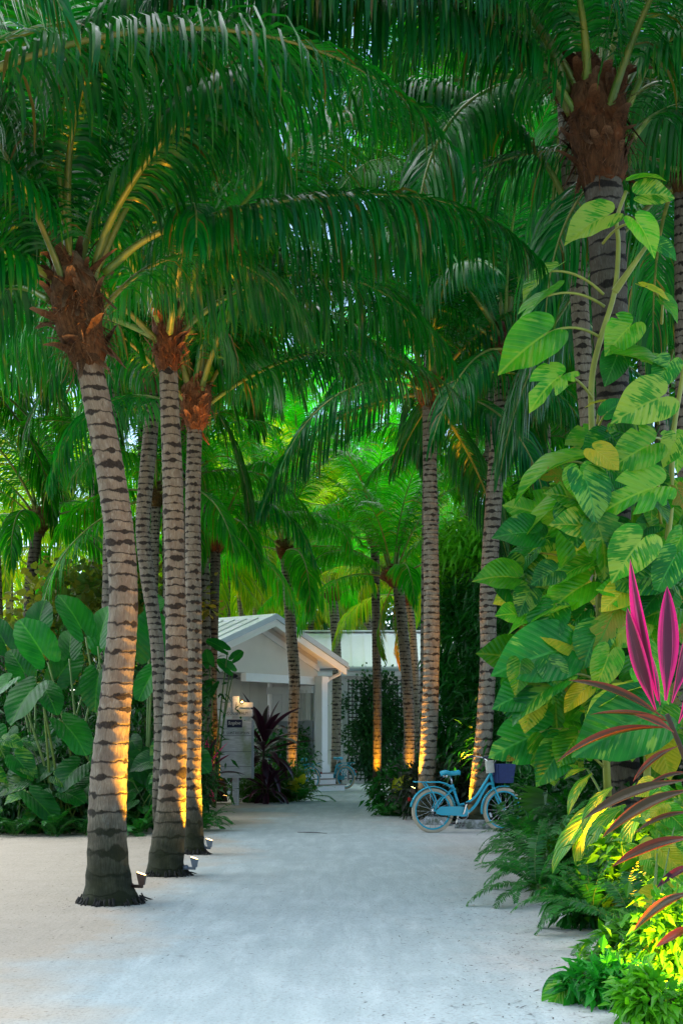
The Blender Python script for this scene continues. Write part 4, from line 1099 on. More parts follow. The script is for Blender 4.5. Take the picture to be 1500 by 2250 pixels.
# bright bush in front of the porch palm
c = bed(612, 0, 30.5)
shrub('shrub', (c[0], 30.5, .38), (.62, .5, .44), 3600, .13, .30, M['shrub_lit'], 'bright feathery bush in front of the porch steps', 'shrub', 'bright low bushes by the path', 500, .55)
c = bed(570, 0, 30.0)
shrub('shrub', (c[0], 30.2, .35), (.55, .5, .38), 2200, .13, .30, M['shrub_lit'], 'bright low bush at the foot of the signpost', 'shrub', 'bright low bushes by the path', 501, .45)
fern(bed(662, 0, 30.2), 'pale fern drooping at the right end of the bright bush', 16, 1.0, 502, 'ferns along the porch', 1.5)
c = bed(683, 0, 37.0)
shrub('shrub', (pt(655, 0, 38).x, 38.5, 1.05), (.38, .35, .65), 1500, .15, .4, M['shrub'], 'round green shrub against the porch wall between palm and column', 'shrub', 'shrubs by the porch', 503, 1.5)
c = bed(545, 0, 33.5)
shrub('shrub', (c[0], 33.5, .7), (1.3, .7, .8), 3200, .16, .36, M['shrub'], 'green shrub under the porch wall behind the cordyline', 'shrub', 'shrubs by the porch', 504, 1.2)
# sprig of yellow leaves; lamplight is put into the leaf colour
def yellow_sprig(base, n, size, label, seed, mat):
    rg = random.Random(seed); base = Vector(base)
    root = empty('lit_plant', Vector((base.x, base.y, 0)), label, 'plant', 'lit variegated plants')
    for i in range(n):
        d = Vector((rg.uniform(-1, 1), rg.uniform(-1, .3), rg.uniform(-.2, 1))).normalized()
        p = base + Vector((rg.uniform(-.12, .12), rg.uniform(-.08, .08), rg.uniform(-.1, .12)))
        put_leaf(root, mat[rg.randrange(len(mat))], p, p + d * size * rg.uniform(.7, 1.2), (0, -.6, .7), 'leaf')
    stalk(root, (base.x, base.y, 0), base, .012, .008, 0, None, 'stem')
    return root
yellow_sprig(pt(652, 1727, 30.0), 10, .16, 'small leaves coloured lit yellow at the foot of the porch palm', 5, PY)

# ---------------------------------------------------------------- trellis and its climber on the wing
tr = empty('trellis', (1.0, 43.6, 0), 'dark square lattice screen fixed before the white wing wall', 'trellis')
m = MB(); x0, x1 = pt(764, 0, 43.6).x, pt(960, 0, 43.6).x
k = x0
while k < x1:
    m.box((k, 43.60, .1), (k + .035, 43.615, 3.35)); k += .13
z = .15
while z < 3.3:
    m.box((x0, 43.618, z), (x1, 43.632, z + .035)); z += .13
m.build('lattice_panel', M['lattice'], tr)
V, F, uv, cc = leaf_cloud(7600, (pt(838, 0, 43.4).x, 43.4, 1.75), (1.45, .10, 1.75), .14, .7, 77, 110, .25, shell=.05, spread=.10)
rt = empty('climbing_vine', (1.0, 43.45, 0), 'dense dark ivy-like climber covering the lattice under the white eave', 'vine')
o = link('foliage', cloud_mesh('foliage', V, F, uv, M['vine'], (1.0, 43.45, 0)), rt); o.color = (1.3, 1.3, 1.3, 1)
m = MB(); rg = random.Random(3)
for q in range(9):
    x = rg.uniform(x0 + .1, x1 - .3)
    m.tube(smooth([(x, 43.55, 0), (x + rg.uniform(-.2, .2), 43.55, 1), (x + rg.uniform(-.3, .3), 43.55, 2), (x + rg.uniform(-.4, .4), 43.55, 3.2)], 10), .014, 5)
m.build('stems', M['stem_dark'], rt, True)
shrub('shrub', (pt(915, 0, 36).x, 36.5, .45), (.5, .5, .45), 1800, .15, .4, M['shrub'], 'dark shrub around the foot of the slanting pale palm', 'shrub', 'shrubs right of the path', 510, 1.1)

# ---------------------------------------------------------------- right: tall hedge and understorey
HG = 'tall leafy hedge clumps on the right'
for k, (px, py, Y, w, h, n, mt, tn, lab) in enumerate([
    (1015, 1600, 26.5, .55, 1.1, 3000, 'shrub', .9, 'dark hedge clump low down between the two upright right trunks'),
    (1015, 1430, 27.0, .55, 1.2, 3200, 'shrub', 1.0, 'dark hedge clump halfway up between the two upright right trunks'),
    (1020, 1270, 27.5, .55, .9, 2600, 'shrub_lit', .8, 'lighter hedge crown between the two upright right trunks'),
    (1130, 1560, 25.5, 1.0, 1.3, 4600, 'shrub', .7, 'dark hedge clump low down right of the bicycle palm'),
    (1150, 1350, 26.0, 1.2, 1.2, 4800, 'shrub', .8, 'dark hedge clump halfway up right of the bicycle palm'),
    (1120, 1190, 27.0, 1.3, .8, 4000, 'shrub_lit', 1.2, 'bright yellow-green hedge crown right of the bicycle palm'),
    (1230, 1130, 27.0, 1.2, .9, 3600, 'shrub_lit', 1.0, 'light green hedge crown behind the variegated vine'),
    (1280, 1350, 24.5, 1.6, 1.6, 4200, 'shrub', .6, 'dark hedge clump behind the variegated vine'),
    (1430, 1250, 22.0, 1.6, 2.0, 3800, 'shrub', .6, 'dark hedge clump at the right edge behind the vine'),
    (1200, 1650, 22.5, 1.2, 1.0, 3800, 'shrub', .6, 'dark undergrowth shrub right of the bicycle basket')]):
    c = pt(px, py, Y)
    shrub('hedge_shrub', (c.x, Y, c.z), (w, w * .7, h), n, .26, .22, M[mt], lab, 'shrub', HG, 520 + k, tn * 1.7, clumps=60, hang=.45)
for k, (px, Y, w, h, n, sz, mt, tn, lab) in enumerate([
    (872, 24.5, .42, .40, 2000, .14, 'shrub', 1.3, 'low green bush at the path edge left of the bicycle'),
    (912, 26.0, .36, .38, 1600, .15, 'shrub', .9, 'dark low bush behind the bicycle rear wheel'),
    (985, 23.2, .8, .5, 2600, .16, 'croton', 1.0, 'purple-leaved low shrub behind the bicycle saddle'),
    (1105, 22.8, .8, .5, 2400, .16, 'croton', .9, 'dark leaved shrub behind the bicycle front wheel')]):
    shrub('shrub', (pt(px, 0, Y).x, Y, h * .9), (w, w * .7, h), n, sz, .36, M[mt], lab, 'shrub', 'low shrubs around the bicycle', 540 + k, tn)
yellow_sprig(pt(885, 1728, 24.1), 12, .19, 'leaves coloured lit yellow in the bush left of the bicycle', 6, PY)
for k, (px, Y, sc, n, lab, tn) in enumerate([(850, 24.0, .55, 12, 'small fern at the tip of the bush left of the bicycle', 1.0), (1150, 16.3, .8, 16, 'fern leaning over the path below the fan leaf', 1.0), (1185, 14.4, .9, 18, 'fern in the bank right of the path, halfway down', 1.0), (1205, 12.2, .85, 18, 'bushy fern overhanging the path edge', 1.05), (1190, 11.0, .8, 18, 'lowest fern trailing onto the sand', 1.0), (1260, 11.6, .8, 16, 'fern behind the trailing one, under the ginger', .9), (1300, 9.4, .7, 16, 'fern low in the bank under the red leaves', .9), (1390, 8.4, .7, 14, 'fern in the lamp glow at the lower right', 1.0)]):
    fern((pt(px, 0, Y).x, Y, .12 if k else .05), lab, n, sc, 560 + k, 'ferns along the right bank', tn, (-.25, .15))

# fan leaf beside the front wheel
c = pt(1225, 1760, 15.8)
fan_ = empty('fan_palm', (c.x, c.y, 0), 'single round fan-shaped leaf hanging beside the bicycle front wheel', 'plant')
m = MB(); rg = random.Random(4)
for i in range(30):
    a = R(205 + 130 * i / 29) if False else R(150 + 175 * i / 29)
    d = Vector((math.cos(a), -.25, math.sin(a))); d.normalize(); ln = .56 * rg.uniform(.9, 1.05)
    tn_ = Vector((-math.sin(a), 0, math.cos(a)))
    rr = [m.vert(c + tn_ * w_ + d * ln * s + Vector((0, 0, -.06 * s * s)) + Vector((0, (.018 if i % 2 else -.018) * s, 0)), (rg.random() * .5 + .1, s)) for s, w_ in ((0, -.004), (0, .004), (.55, -.034), (.55, .034), (1.0, 0))]
    m.face((rr[0], rr[1], rr[3], rr[2])); m.face((rr[2], rr[3], rr[4]))
m.build('leaf', M['shrub_lit'], fan_).color = (.5, .5, .5, 1)
stalk(fan_, (c.x + .3, c.y + .2, 0), c, .014, .010, .1)

# ---------------------------------------------------------------- the climbing pothos
VB = Vector((pt(1345, 0, 11.7).x, 11.7, 0))
vine = empty('climbing_pothos', VB, 'huge variegated climbing vine with heart-shaped leaves wrapped round the stout dark palm', 'vine')
for pth in ([(1335, 1750, 11.8), (1318, 1400, 11.75), (1310, 1150, 11.75), (1300, 950, 11.8), (1300, 830, 11.8), (1320, 740, 11.75), (1350, 640, 11.7), (1358, 540, 11.65), (1355, 480, 11.6), (1375, 420, 11.65)],
            [(1420, 1750, 11.9), (1430, 1400, 11.8), (1470, 1150, 11.75), (1478, 960, 11.7), (1500, 820, 11.7), (1512, 700, 11.7)],
            [(1350, 640, 11.7), (1385, 590, 11.6), (1420, 540, 11.6)]):
    m = MB(); P = [tuple(pt(*q)) for q in pth]
    m.tube(smooth(P, 40), [.034 - .018 * i / 39 for i in range(40)], 8); m.build('stem', M['vine_stem'], vine, True)
# (base col,row, tip col,row, depth, depth shift of tip, kind, normal)
F_ = (0, -.92, .38); UPN = (0, -.45, .9); LN = (-.45, -.8, .35); RN = (.4, -.8, .4); ED = (-.2, -.25, .95)
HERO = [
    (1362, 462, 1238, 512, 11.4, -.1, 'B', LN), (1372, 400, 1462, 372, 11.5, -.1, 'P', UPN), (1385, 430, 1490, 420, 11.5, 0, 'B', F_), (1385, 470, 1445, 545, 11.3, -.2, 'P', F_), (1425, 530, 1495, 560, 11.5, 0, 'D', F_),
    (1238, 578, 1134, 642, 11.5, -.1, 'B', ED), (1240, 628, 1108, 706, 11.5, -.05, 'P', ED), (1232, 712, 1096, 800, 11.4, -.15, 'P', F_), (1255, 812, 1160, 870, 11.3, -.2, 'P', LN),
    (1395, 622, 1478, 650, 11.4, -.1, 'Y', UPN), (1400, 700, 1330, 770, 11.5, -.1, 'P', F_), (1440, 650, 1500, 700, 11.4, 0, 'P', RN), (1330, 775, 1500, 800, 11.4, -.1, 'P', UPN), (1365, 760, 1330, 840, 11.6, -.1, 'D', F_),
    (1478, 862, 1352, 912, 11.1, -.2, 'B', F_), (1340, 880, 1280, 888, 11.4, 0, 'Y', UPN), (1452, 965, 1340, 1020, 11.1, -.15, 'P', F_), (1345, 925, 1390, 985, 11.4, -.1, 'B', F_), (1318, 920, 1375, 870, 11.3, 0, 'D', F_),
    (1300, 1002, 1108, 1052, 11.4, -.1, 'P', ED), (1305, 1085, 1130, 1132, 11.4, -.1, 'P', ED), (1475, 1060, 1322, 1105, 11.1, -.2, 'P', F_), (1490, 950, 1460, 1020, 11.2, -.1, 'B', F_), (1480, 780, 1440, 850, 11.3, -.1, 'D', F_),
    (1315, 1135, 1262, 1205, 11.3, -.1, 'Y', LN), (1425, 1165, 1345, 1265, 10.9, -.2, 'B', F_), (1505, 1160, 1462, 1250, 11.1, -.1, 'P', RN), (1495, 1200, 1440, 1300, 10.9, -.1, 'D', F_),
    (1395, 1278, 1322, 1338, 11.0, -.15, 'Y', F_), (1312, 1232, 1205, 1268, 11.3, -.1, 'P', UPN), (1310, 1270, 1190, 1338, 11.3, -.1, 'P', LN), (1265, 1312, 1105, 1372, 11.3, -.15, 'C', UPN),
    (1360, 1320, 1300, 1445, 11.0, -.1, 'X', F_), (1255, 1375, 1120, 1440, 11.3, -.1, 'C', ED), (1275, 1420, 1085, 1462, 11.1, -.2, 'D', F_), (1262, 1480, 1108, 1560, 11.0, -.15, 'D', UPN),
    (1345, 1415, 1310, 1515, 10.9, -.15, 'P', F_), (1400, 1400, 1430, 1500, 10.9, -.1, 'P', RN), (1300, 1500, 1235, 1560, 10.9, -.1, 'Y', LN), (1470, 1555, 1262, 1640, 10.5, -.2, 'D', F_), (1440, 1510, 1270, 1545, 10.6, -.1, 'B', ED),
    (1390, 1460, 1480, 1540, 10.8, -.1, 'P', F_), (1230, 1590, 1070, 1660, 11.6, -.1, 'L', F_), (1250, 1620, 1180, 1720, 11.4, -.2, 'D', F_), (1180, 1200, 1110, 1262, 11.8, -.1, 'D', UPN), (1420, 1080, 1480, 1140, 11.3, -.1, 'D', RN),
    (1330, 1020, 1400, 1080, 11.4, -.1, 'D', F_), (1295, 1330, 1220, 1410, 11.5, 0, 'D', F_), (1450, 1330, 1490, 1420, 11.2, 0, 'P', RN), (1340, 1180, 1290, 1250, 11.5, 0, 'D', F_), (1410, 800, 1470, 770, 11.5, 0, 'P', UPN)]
KIND = {'P': PO, 'B': PB, 'D': PD, 'Y': PY, 'X': PX, 'C': PC, 'L': PL}
rg = random.Random(9)
for (bx, by, tx, ty, Y, dt, kd, nr) in HERO:
    bp = pt(bx, by, Y); tp = pt(tx, ty, Y + dt)
    jit = Vector(nr) + Vector((rg.uniform(-.15, .15), rg.uniform(-.1, .1), rg.uniform(-.15, .15)))
    tp2 = bp + (tp - bp) * .97
    bp2 = bp + (tp - bp) * .28
    put_leaf(vine, KIND[kd][rg.randrange(len(KIND[kd]))], bp2, tp2, jit, 'leaf', rg.uniform(.85, 1.4), stretch=rg.uniform(.78, .98))
    if rg.random() < .75:
        sx = 1315 if bx < 1390 else 1460
        stalk(vine, pt(sx + rg.uniform(-15, 15), by + rg.uniform(20, 70), 11.75), bp2, .013, .009, .22, M['vine_stem'])
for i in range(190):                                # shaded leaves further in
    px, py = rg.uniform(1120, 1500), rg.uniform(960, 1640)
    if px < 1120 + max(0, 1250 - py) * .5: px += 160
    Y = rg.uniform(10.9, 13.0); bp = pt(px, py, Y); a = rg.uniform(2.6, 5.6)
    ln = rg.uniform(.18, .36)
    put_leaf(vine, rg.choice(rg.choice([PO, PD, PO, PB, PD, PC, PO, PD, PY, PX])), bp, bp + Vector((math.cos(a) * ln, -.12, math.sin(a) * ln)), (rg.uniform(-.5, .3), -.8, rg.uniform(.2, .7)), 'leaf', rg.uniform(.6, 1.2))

# ---------------------------------------------------------------- cordylines in front, right edge
def traced_cordyline(foot, leaves, label, stem_pts, seed=0):
    rg = random.Random(seed)
    root = empty('cordyline', Vector(foot), label, 'plant', 'red-leaved cordylines')
    m = MB(); P = smooth([tuple(pt(*q)) for q in stem_pts], 14); m.tube(P, [.022 - .008 * i / 13 for i in range(14)], 7); m.build('stem', M['stem_dark'], root, True)
    for (bx, by, tx, ty, Y, dt, me, nr, st) in leaves:
        put_leaf(root, me, pt(bx, by, Y), pt(tx, ty, Y + dt), nr, 'leaf', rg.uniform(.9, 1.2) * (1.25 if me is TP[0] else .85), stretch=st)
    return root
traced_cordyline((pt(1490, 0, 7.9).x, 7.9, 0), [
    (1446, 1540, 1374, 1230, 7.8, -.1, TP[0], (-.7, -.65, .3), .85), (1462, 1540, 1476, 1282, 7.8, .05, TP[1], (-.1, -1, .1), 1.25), (1440, 1560, 1362, 1338, 7.75, -.05, TP[2], (-.5, -.85, .2), 1.1),
    (1475, 1545, 1530, 1330, 7.8, .1, TP[0], (.5, -.85, .1), 1.0), (1460, 1580, 1268, 1462, 7.7, -.1, TB[0], (-.2, -.5, .85), .8), (1470, 1600, 1215, 1600, 7.7, -.2, TB[1], (-.1, -.3, .95), .5),
    (1480, 1590, 1300, 1540, 7.9, .1, TB[0], (-.1, -.35, .95), .5), (1490, 1590, 1545, 1440, 7.8, .1, TP[1], (.3, -.9, .2), 1.0), (1450, 1550, 1420, 1420, 7.9, .1, TP[2], (-.2, -.95, .1), .9),
    (1490, 1640, 1380, 1690, 7.6, -.1, TB[1], (0, -.4, .9), .8), (1480, 1610, 1405, 1560, 7.65, -.1, TB[0], (0, -.7, .7), 1.3)],
    'cordyline with hot pink and maroon blades standing up at the right edge', [(1560, 2040, 8.0), (1545, 1850, 7.95), (1515, 1700, 7.9), (1465, 1570, 7.8)], 1)
traced_cordyline((pt(1560, 0, 7.6).x, 7.6, 0), [
    (1510, 1715, 1278, 1762, 7.5, -.2, TB[0], (-.1, -.5, .85), .75), (1525, 1735, 1315, 1790, 7.3, -.2, TB[1], (-.1, -.55, .8), .7), (1530, 1840, 1345, 1872, 7.3, -.2, TB[0], (-.1, -.5, .85), .85), (1530, 1785, 1385, 1798, 7.5, 0, TB[1], (0, -.4, .9), .7),
    (1530, 1960, 1385, 2002, 7.1, -.2, TB[1], (-.2, -.4, .9), .9), (1530, 1900, 1440, 1925, 7.3, -.1, TD[1], (0, -.5, .85), 1.1), (1530, 2030, 1440, 2075, 7.0, -.1, TD[0], (0, -.6, .8), 1.1),
    (1525, 1700, 1420, 1700, 7.6, -.1, TB[1], (0, -.5, .85), .6)],
    'bronze cordyline arching long leaves in from the right edge', [(1560, 2160, 7.6), (1550, 1950, 7.6), (1530, 1740, 7.55)], 2)
# variegated ginger, arching
gin = empty('shell_ginger', (pt(1370, 0, 10.2).x, 10.2, 0), 'variegated ginger with striped arching leaves above the ferns', 'plant')
for k, (bx, by, tx, ty, Y, kk) in enumerate([(1340, 1768, 1165, 1862, 10.2, 1), (1330, 1775, 1205, 1882, 10.1, 2), (1390, 1785, 1250, 1905, 9.9, 1), (1380, 1800, 1295, 1870, 9.8, 2), (1400, 1830, 1318, 1928, 9.7, 1), (1350, 1760, 1230, 1800, 10.4, 0),
        (1420, 1800, 1350, 1890, 9.6, 2), (1440, 1790, 1400, 1900, 9.5, 1), (1310, 1790, 1240, 1850, 10.4, 1), (1345, 1730, 1255, 1790, 9.6, 1), (1430, 1760, 1320, 1850, 9.2, 2), (1375, 1770, 1235, 1835, 9.7, 2), (1450, 1860, 1350, 1950, 9.0, 1), (1300, 1700, 1225, 1760, 10.8, 1), (1290, 1690, 1240, 1690, 10.9, 0), (1270, 1700, 1250, 1660, 11, 0)]):
    put_leaf(gin, GI[kk], pt(bx, by, Y), pt(tx, ty, Y - .2), (-.35, -.65, .7), 'leaf', 1.0, stretch=1.15)
    if k % 2 == 0: stalk(gin, (pt(1370 + 6 * k, 0, 10.2).x, 10.2, 0), pt(bx, by, Y), .016, .009, .05)
# bank shrubs; tints near the corner raised to stand for lamp glow
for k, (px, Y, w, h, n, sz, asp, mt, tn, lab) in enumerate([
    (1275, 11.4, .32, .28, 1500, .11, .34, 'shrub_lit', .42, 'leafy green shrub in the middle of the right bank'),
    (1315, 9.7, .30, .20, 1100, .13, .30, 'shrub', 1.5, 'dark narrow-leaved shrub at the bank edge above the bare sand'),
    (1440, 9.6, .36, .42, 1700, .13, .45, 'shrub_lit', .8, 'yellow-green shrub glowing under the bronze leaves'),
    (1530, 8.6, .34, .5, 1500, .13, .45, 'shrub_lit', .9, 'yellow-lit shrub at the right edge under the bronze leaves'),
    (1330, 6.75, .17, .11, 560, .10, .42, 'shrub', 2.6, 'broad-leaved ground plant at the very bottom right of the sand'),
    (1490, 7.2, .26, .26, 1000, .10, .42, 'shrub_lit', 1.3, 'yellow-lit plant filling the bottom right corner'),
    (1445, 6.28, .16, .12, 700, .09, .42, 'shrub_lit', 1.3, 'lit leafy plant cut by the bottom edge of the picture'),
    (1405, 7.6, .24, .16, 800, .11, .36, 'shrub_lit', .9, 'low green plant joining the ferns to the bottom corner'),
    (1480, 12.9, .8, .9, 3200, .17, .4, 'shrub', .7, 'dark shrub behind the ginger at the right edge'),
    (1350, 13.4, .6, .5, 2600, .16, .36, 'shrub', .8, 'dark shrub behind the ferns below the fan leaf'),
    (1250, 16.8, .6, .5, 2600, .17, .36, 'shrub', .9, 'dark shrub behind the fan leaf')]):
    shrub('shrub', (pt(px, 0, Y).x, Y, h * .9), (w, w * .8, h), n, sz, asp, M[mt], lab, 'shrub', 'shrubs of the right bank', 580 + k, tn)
# small heart-leaf vine in the lamp light
hv = empty('heart_leaf_vine', (pt(1440, 0, 8.6).x, 8.6, 0), 'small heart-leaved vine glowing yellow in the hidden lamp light', 'vine')
rg = random.Random(12)
for i in range(110):
    px, py, Y = rg.uniform(1330, 1510), rg.uniform(1720, 2240), 0
    if px < 1430: px += 90
    Y = 9.2 - (py - 1700) / 540 * 2.5 + rg.uniform(-.3, .3); bp = pt(px, py, Y); a = rg.uniform(3.4, 5.8); ln = rg.uniform(.07, .15)
    put_leaf(hv, [PO[rg.randrange(4)], PY[rg.randrange(2)], PB[rg.randrange(3)]][rg.randrange(3)], bp, bp + Vector((math.cos(a) * ln, -.06, math.sin(a) * ln)), (rg.uniform(-.6, .3), -.8, rg.uniform(.1, .7)), 'leaf')
for q in range(6):
    a = pt(rg.uniform(1390, 1500), rg.uniform(2100, 2240), 7.2); stalk(hv, (a.x, a.y, 0), pt(rg.uniform(1380, 1500), rg.uniform(1750, 2000), 8.4), .006, .004, .1)
# broad seedling leaves reaching over the sand at the bottom
sl = empty('ground_plant', (pt(1290, 0, 6.9).x, 6.9, 0), 'low plant holding two narrow leaves over the sand at the lower right', 'plant')
for (bx, by, tx, ty, Y, me) in ((1240, 2160, 1185, 2200, 6.9, PD[0]), (1232, 2180, 1190, 2235, 6.8, PO[1]), (1280, 2150, 1250, 2220, 6.8, PO[2]), (1290, 2130, 1245, 2140, 6.9, PD[1]), (1330, 2130, 1360, 2200, 6.8, PO[0]), (1300, 2170, 1310, 2240, 6.7, PD[2])):
    put_leaf(sl, me, pt(bx, by, Y), pt(tx, ty, Y - .05), (-.3, -.6, .75), 'leaf', 1.0, stretch=.8); stalk(sl, (pt(1290, 0, 6.9).x, 6.9, 0), pt(bx, by, Y), .006, .004, .15)

# ---------------------------------------------------------------- far woods
Vs, Fs, us, off = [], [], [], 0
rgn = np.random.default_rng(5)
for i in range(26):
    x = -34 + i * 2.75 + rgn.uniform(-1, 1); y = 66 + rgn.uniform(-4, 6); h = rgn.uniform(6, 11) if abs(x) < 20 else 12
    V, F, uv, cc = leaf_cloud(1900, (x, y, h * .5), (3.0, 2.4, h * .55), .75, .4, 900 + i, 40, .2)
    Vs.append(V); us.append(uv); Fs += [tuple(q + off for q in f) for f in F]; off += len(V)
tag(link('far_woods', cloud_mesh('far_woods', np.concatenate(Vs), Fs, np.concatenate(us), M['shrub'], (0, 0, 0))), kind='stuff').color = (.8, .8, .8, 1)
# ---------------------------------------------------------------- bicycles
def bicycle(rear, yaw, label, group='turquoise beach bicycles'):
    root = empty('bicycle', Vector((rear[0], rear[1], 0)), label, 'bicycle', group)
    Mx = Matrix.Translation((rear[0], rear[1], 0)) @ Matrix.Rotation(yaw, 4, 'Z')
    def T(x, z, y=0.0): return Mx @ Vector((x, y, z))
    RW, WB, SEG = .325, 1.10, 40
    def ring(mb, cx, r, tr, n=8):
        mb.tube([T(cx + r * math.cos(2 * math.pi * k / SEG), RW + r * math.sin(2 * math.pi * k / SEG)) for k in range(SEG)], tr, n, closed=True)
    for cx in (0, WB):
        mb = MB(); ring(mb, cx, RW - .026, .026); w = mb.build('wheel', M['tyre'], root, True)
        def sub(mb, nm, mt):
            o = link(nm, mb.mesh(nm, mt, True, root.location), w); return o
        mb = MB(); ring(mb, cx, RW - .058, .016, 6); sub(mb, 'rim', M['teal'])
        mb = MB()
        for k in range(18):
            a = 2 * math.pi * k / 18; s = .025 * (1 if k % 2 else -1)
            mb.tube([T(cx + .022 * math.cos(a + s * 20), RW + .022 * math.sin(a + s * 20), s), T(cx + (RW - .06) * math.cos(a), RW + (RW - .06) * math.sin(a))], .0028, 4)
        sub(mb, 'spokes', M['chrome'])
        mb = MB(); mb.tube([T(cx, RW, -.05), T(cx, RW, .05)], .026, 10); sub(mb, 'hub', M['chrome'])
        a = R(-52 if cx == 0 else 200)
        mb = MB(); q = Vector((math.cos(a), math.sin(a))); c0 = (cx + q.x * .22, RW + q.y * .22)
        tq = Vector((-q.y, q.x)) if cx else q
        mb.beam(T(c0[0] - tq.x * .035, c0[1] - tq.y * .035, -.012), T(c0[0] + tq.x * .035, c0[1] + tq.y * .035, -.012), .028, .012, up=Mx.to_3x3() @ Vector((0, 1, 0))); sub(mb, 'reflector', M['white_lens'])
    BBx, BBz = .44, .28
    fr = MB()
    seat_top = (.30, .70); head_t, head_b = (.90, .86), (.935, .70)
    fr.tube([T(BBx, BBz), T(*seat_top)], .019, 10)
    fr.tube([T(*c) for c in smooth([(.41, .40), (.52, .43), (.66, .52), (.78, .68), head_t], 20)], .018, 10)
    fr.tube([T(*c) for c in smooth([(BBx, BBz), (.56, .30), (.68, .42), (.77, .58), (.86, .70), head_b], 20)], .021, 10)
    fr.tube([T(.893, .90), T(.94, .67)], .023, 10)
    for s in (-.055, .055):
        fr.tube([T(0, RW, s), T(.20, RW - .02, s * .9), T(BBx, BBz, s * .5)], .011, 8)
        fr.tube([T(0, RW, s), T(.14, .50, s * .8), T(.315, .64, s * .45)], .011, 8)
    fr.tube([T(BBx, BBz, -.045), T(BBx, BBz, .045)], .028, 12)
    fr.build('frame', M['teal'], root, True)
    f = MB()
    for s in (-.05, .05):
        f.tube([T(*c, s * k) for c, k in (((.94, .665), .5), ((.97, .58), 1), ((1.03, .45), 1), ((WB, RW), 1))], .013, 8)
    f.build('fork', M['teal'], root, True)
    for cx, a0, a1 in ((0, 170, 10), (WB, 190, 75)):
        mb = MB(); pr = []
        for k in range(20):
            a = R(a0 + (a1 - a0) * k / 19); row = []
            for yy, rr in ((-.032, .338), (-.02, .352), (0, .357), (.02, .352), (.032, .338), (.018, .346), (0, .351), (-.018, .346)):
                row.append(mb.vert(T(cx + rr * math.cos(a), RW + rr * math.sin(a), yy)))
            if pr:
                for q in range(8): mb.face((pr[q], pr[(q + 1) % 8], row[(q + 1) % 8], row[q]))
            else: mb.face(row[::-1])
            pr = row
        mb.face(pr); mb.build('fender', M['teal'], root, True)
    g = MB()                                        # chain guard
    poly = [(.02, .33), (.10, .385), (.40, .385), (.50, .37), (.525, .31), (.50, .24), (.42, .235), (.36, .25), (.10, .262), (.03, .285)]
    g.prism([T(x, z, -.075) for x, z in poly], Mx.to_3x3() @ Vector((0, .014, 0))); g.build('chain_guard', M['teal'], root)
    k = MB(); k.tube([T(BBx, BBz, -.085), T(BBx, BBz, .085)], .012, 8)
    ca, sa = math.cos(R(72)), math.sin(R(72))
    k.beam(T(BBx, BBz, -.09), T(BBx + .16 * ca, BBz + .16 * sa, -.09), .016, .022); k.beam(T(BBx, BBz, .09), T(BBx - .16 * ca, BBz - .16 * sa, .09), .016, .022)
    k.tube([T(BBx + .09 * math.cos(a_), BBz + .09 * math.sin(a_), -.055) for a_ in [2 * math.pi * q / 24 for q in range(24)]], .006, 5, closed=True)
    cr = k.build('crank', M['chrome'], root)
    for s in (-1, 1):
        pm = MB(); pm.box((-.045, -.04, -.013), (.045, .04, .013), 0, Mx @ Matrix.Translation((BBx - s * .16 * ca, s * .14, BBz - s * .16 * sa))); o = link('pedal', pm.mesh('pedal', M['black'], False, root.location), cr)
    ch = MB(); ch.tube([T(*c, -.052) for c in smooth([(0, .35), (.2, .372), (.42, .375)], 8)] + [T(*c, -.052) for c in smooth([(.44, .19), (.22, .225), (0, .30)], 8)], .005, 4); ch.build('chain', M['black'], root)
    sp = MB(); sp.tube([T(.30, .69), T(.275, .82)], .013, 8); sp.build('seat_post', M['chrome'], root, True)
    sd = MB(); rows = []                             # wide sprung saddle
    for x, w, z in ((-.135, .03, .855), (-.125, .085, .872), (-.07, .118, .885), (.0, .105, .868), (.07, .06, .872), (.13, .035, .885), (.155, .02, .875)):
        row = []
        for q in range(12):
            a = 2 * math.pi * q / 12
            row.append(sd.vert(T(.265 + x, z + (.026 if math.sin(a) > 0 else .045) * math.sin(a), w * math.cos(a))))
        rows.append(row)
    for i in range(len(rows) - 1):
        for q in range(12): sd.face((rows[i][q], rows[i][(q + 1) % 12], rows[i + 1][(q + 1) % 12], rows[i + 1][q]))
    sd.face(rows[0][::-1]); sd.face(rows[-1]); sdo = sd.build('saddle', M['saddle'], root, True)
    spg = MB()
    for s in (-.055, .055): spg.tube([T(.19, .80, s), T(.19, .85, s)], .017, 8)
    link('springs', spg.mesh('springs', M['chrome'], True, root.location), sdo)
    rk = MB()                                        # carrier
    for s in (-.06, 0, .06): rk.tube([T(*c, s) for c in smooth([(-.28, .745), (-.10, .735), (.10, .735), (.22, .70), (.33, .63)], 14)], .009, 6)
    for x in (-.27, -.08, .10): rk.tube([T(x, .74, -.06), T(x, .74, .06)], .008, 6)
    for s in (-.06, .06):
        rk.tube([T(-.14, .735, s), T(-.02, .58, s), T(.05, .44, s), T(.0, RW, s * .95)], .009, 6)
    rk.build('rack', M['teal'], root, True)
    tl = MB(); tl.box((-.375, -.022, .47), (-.345, .022, .52), 0, Mx); tl.build('tail_reflector', M['red_lens'], root)
    hb = MB(); hb.tube([T(.895, .88), T(.875, .99)], .014, 8); hb.tube([T(.875, .99), T(.91, 1.0)], .014, 8)
    for s in (-1, 1): hb.tube([T(*c[:2], c[2] * s) for c in smooth([(.91, 1.0, 0), (.92, 1.02, .10), (.88, 1.08, .24), (.78, 1.10, .30), (.66, 1.09, .32)], 16)], .011, 8)
    h = hb.build('handlebar', M['chrome'], root, True)
    for s in (-1, 1):
        gm = MB(); gm.tube([T(.76, 1.10, .305 * s), T(.645, 1.088, .322 * s)], .017, 8); link('grip', gm.mesh('grip', M['grip'], True, root.location), h)
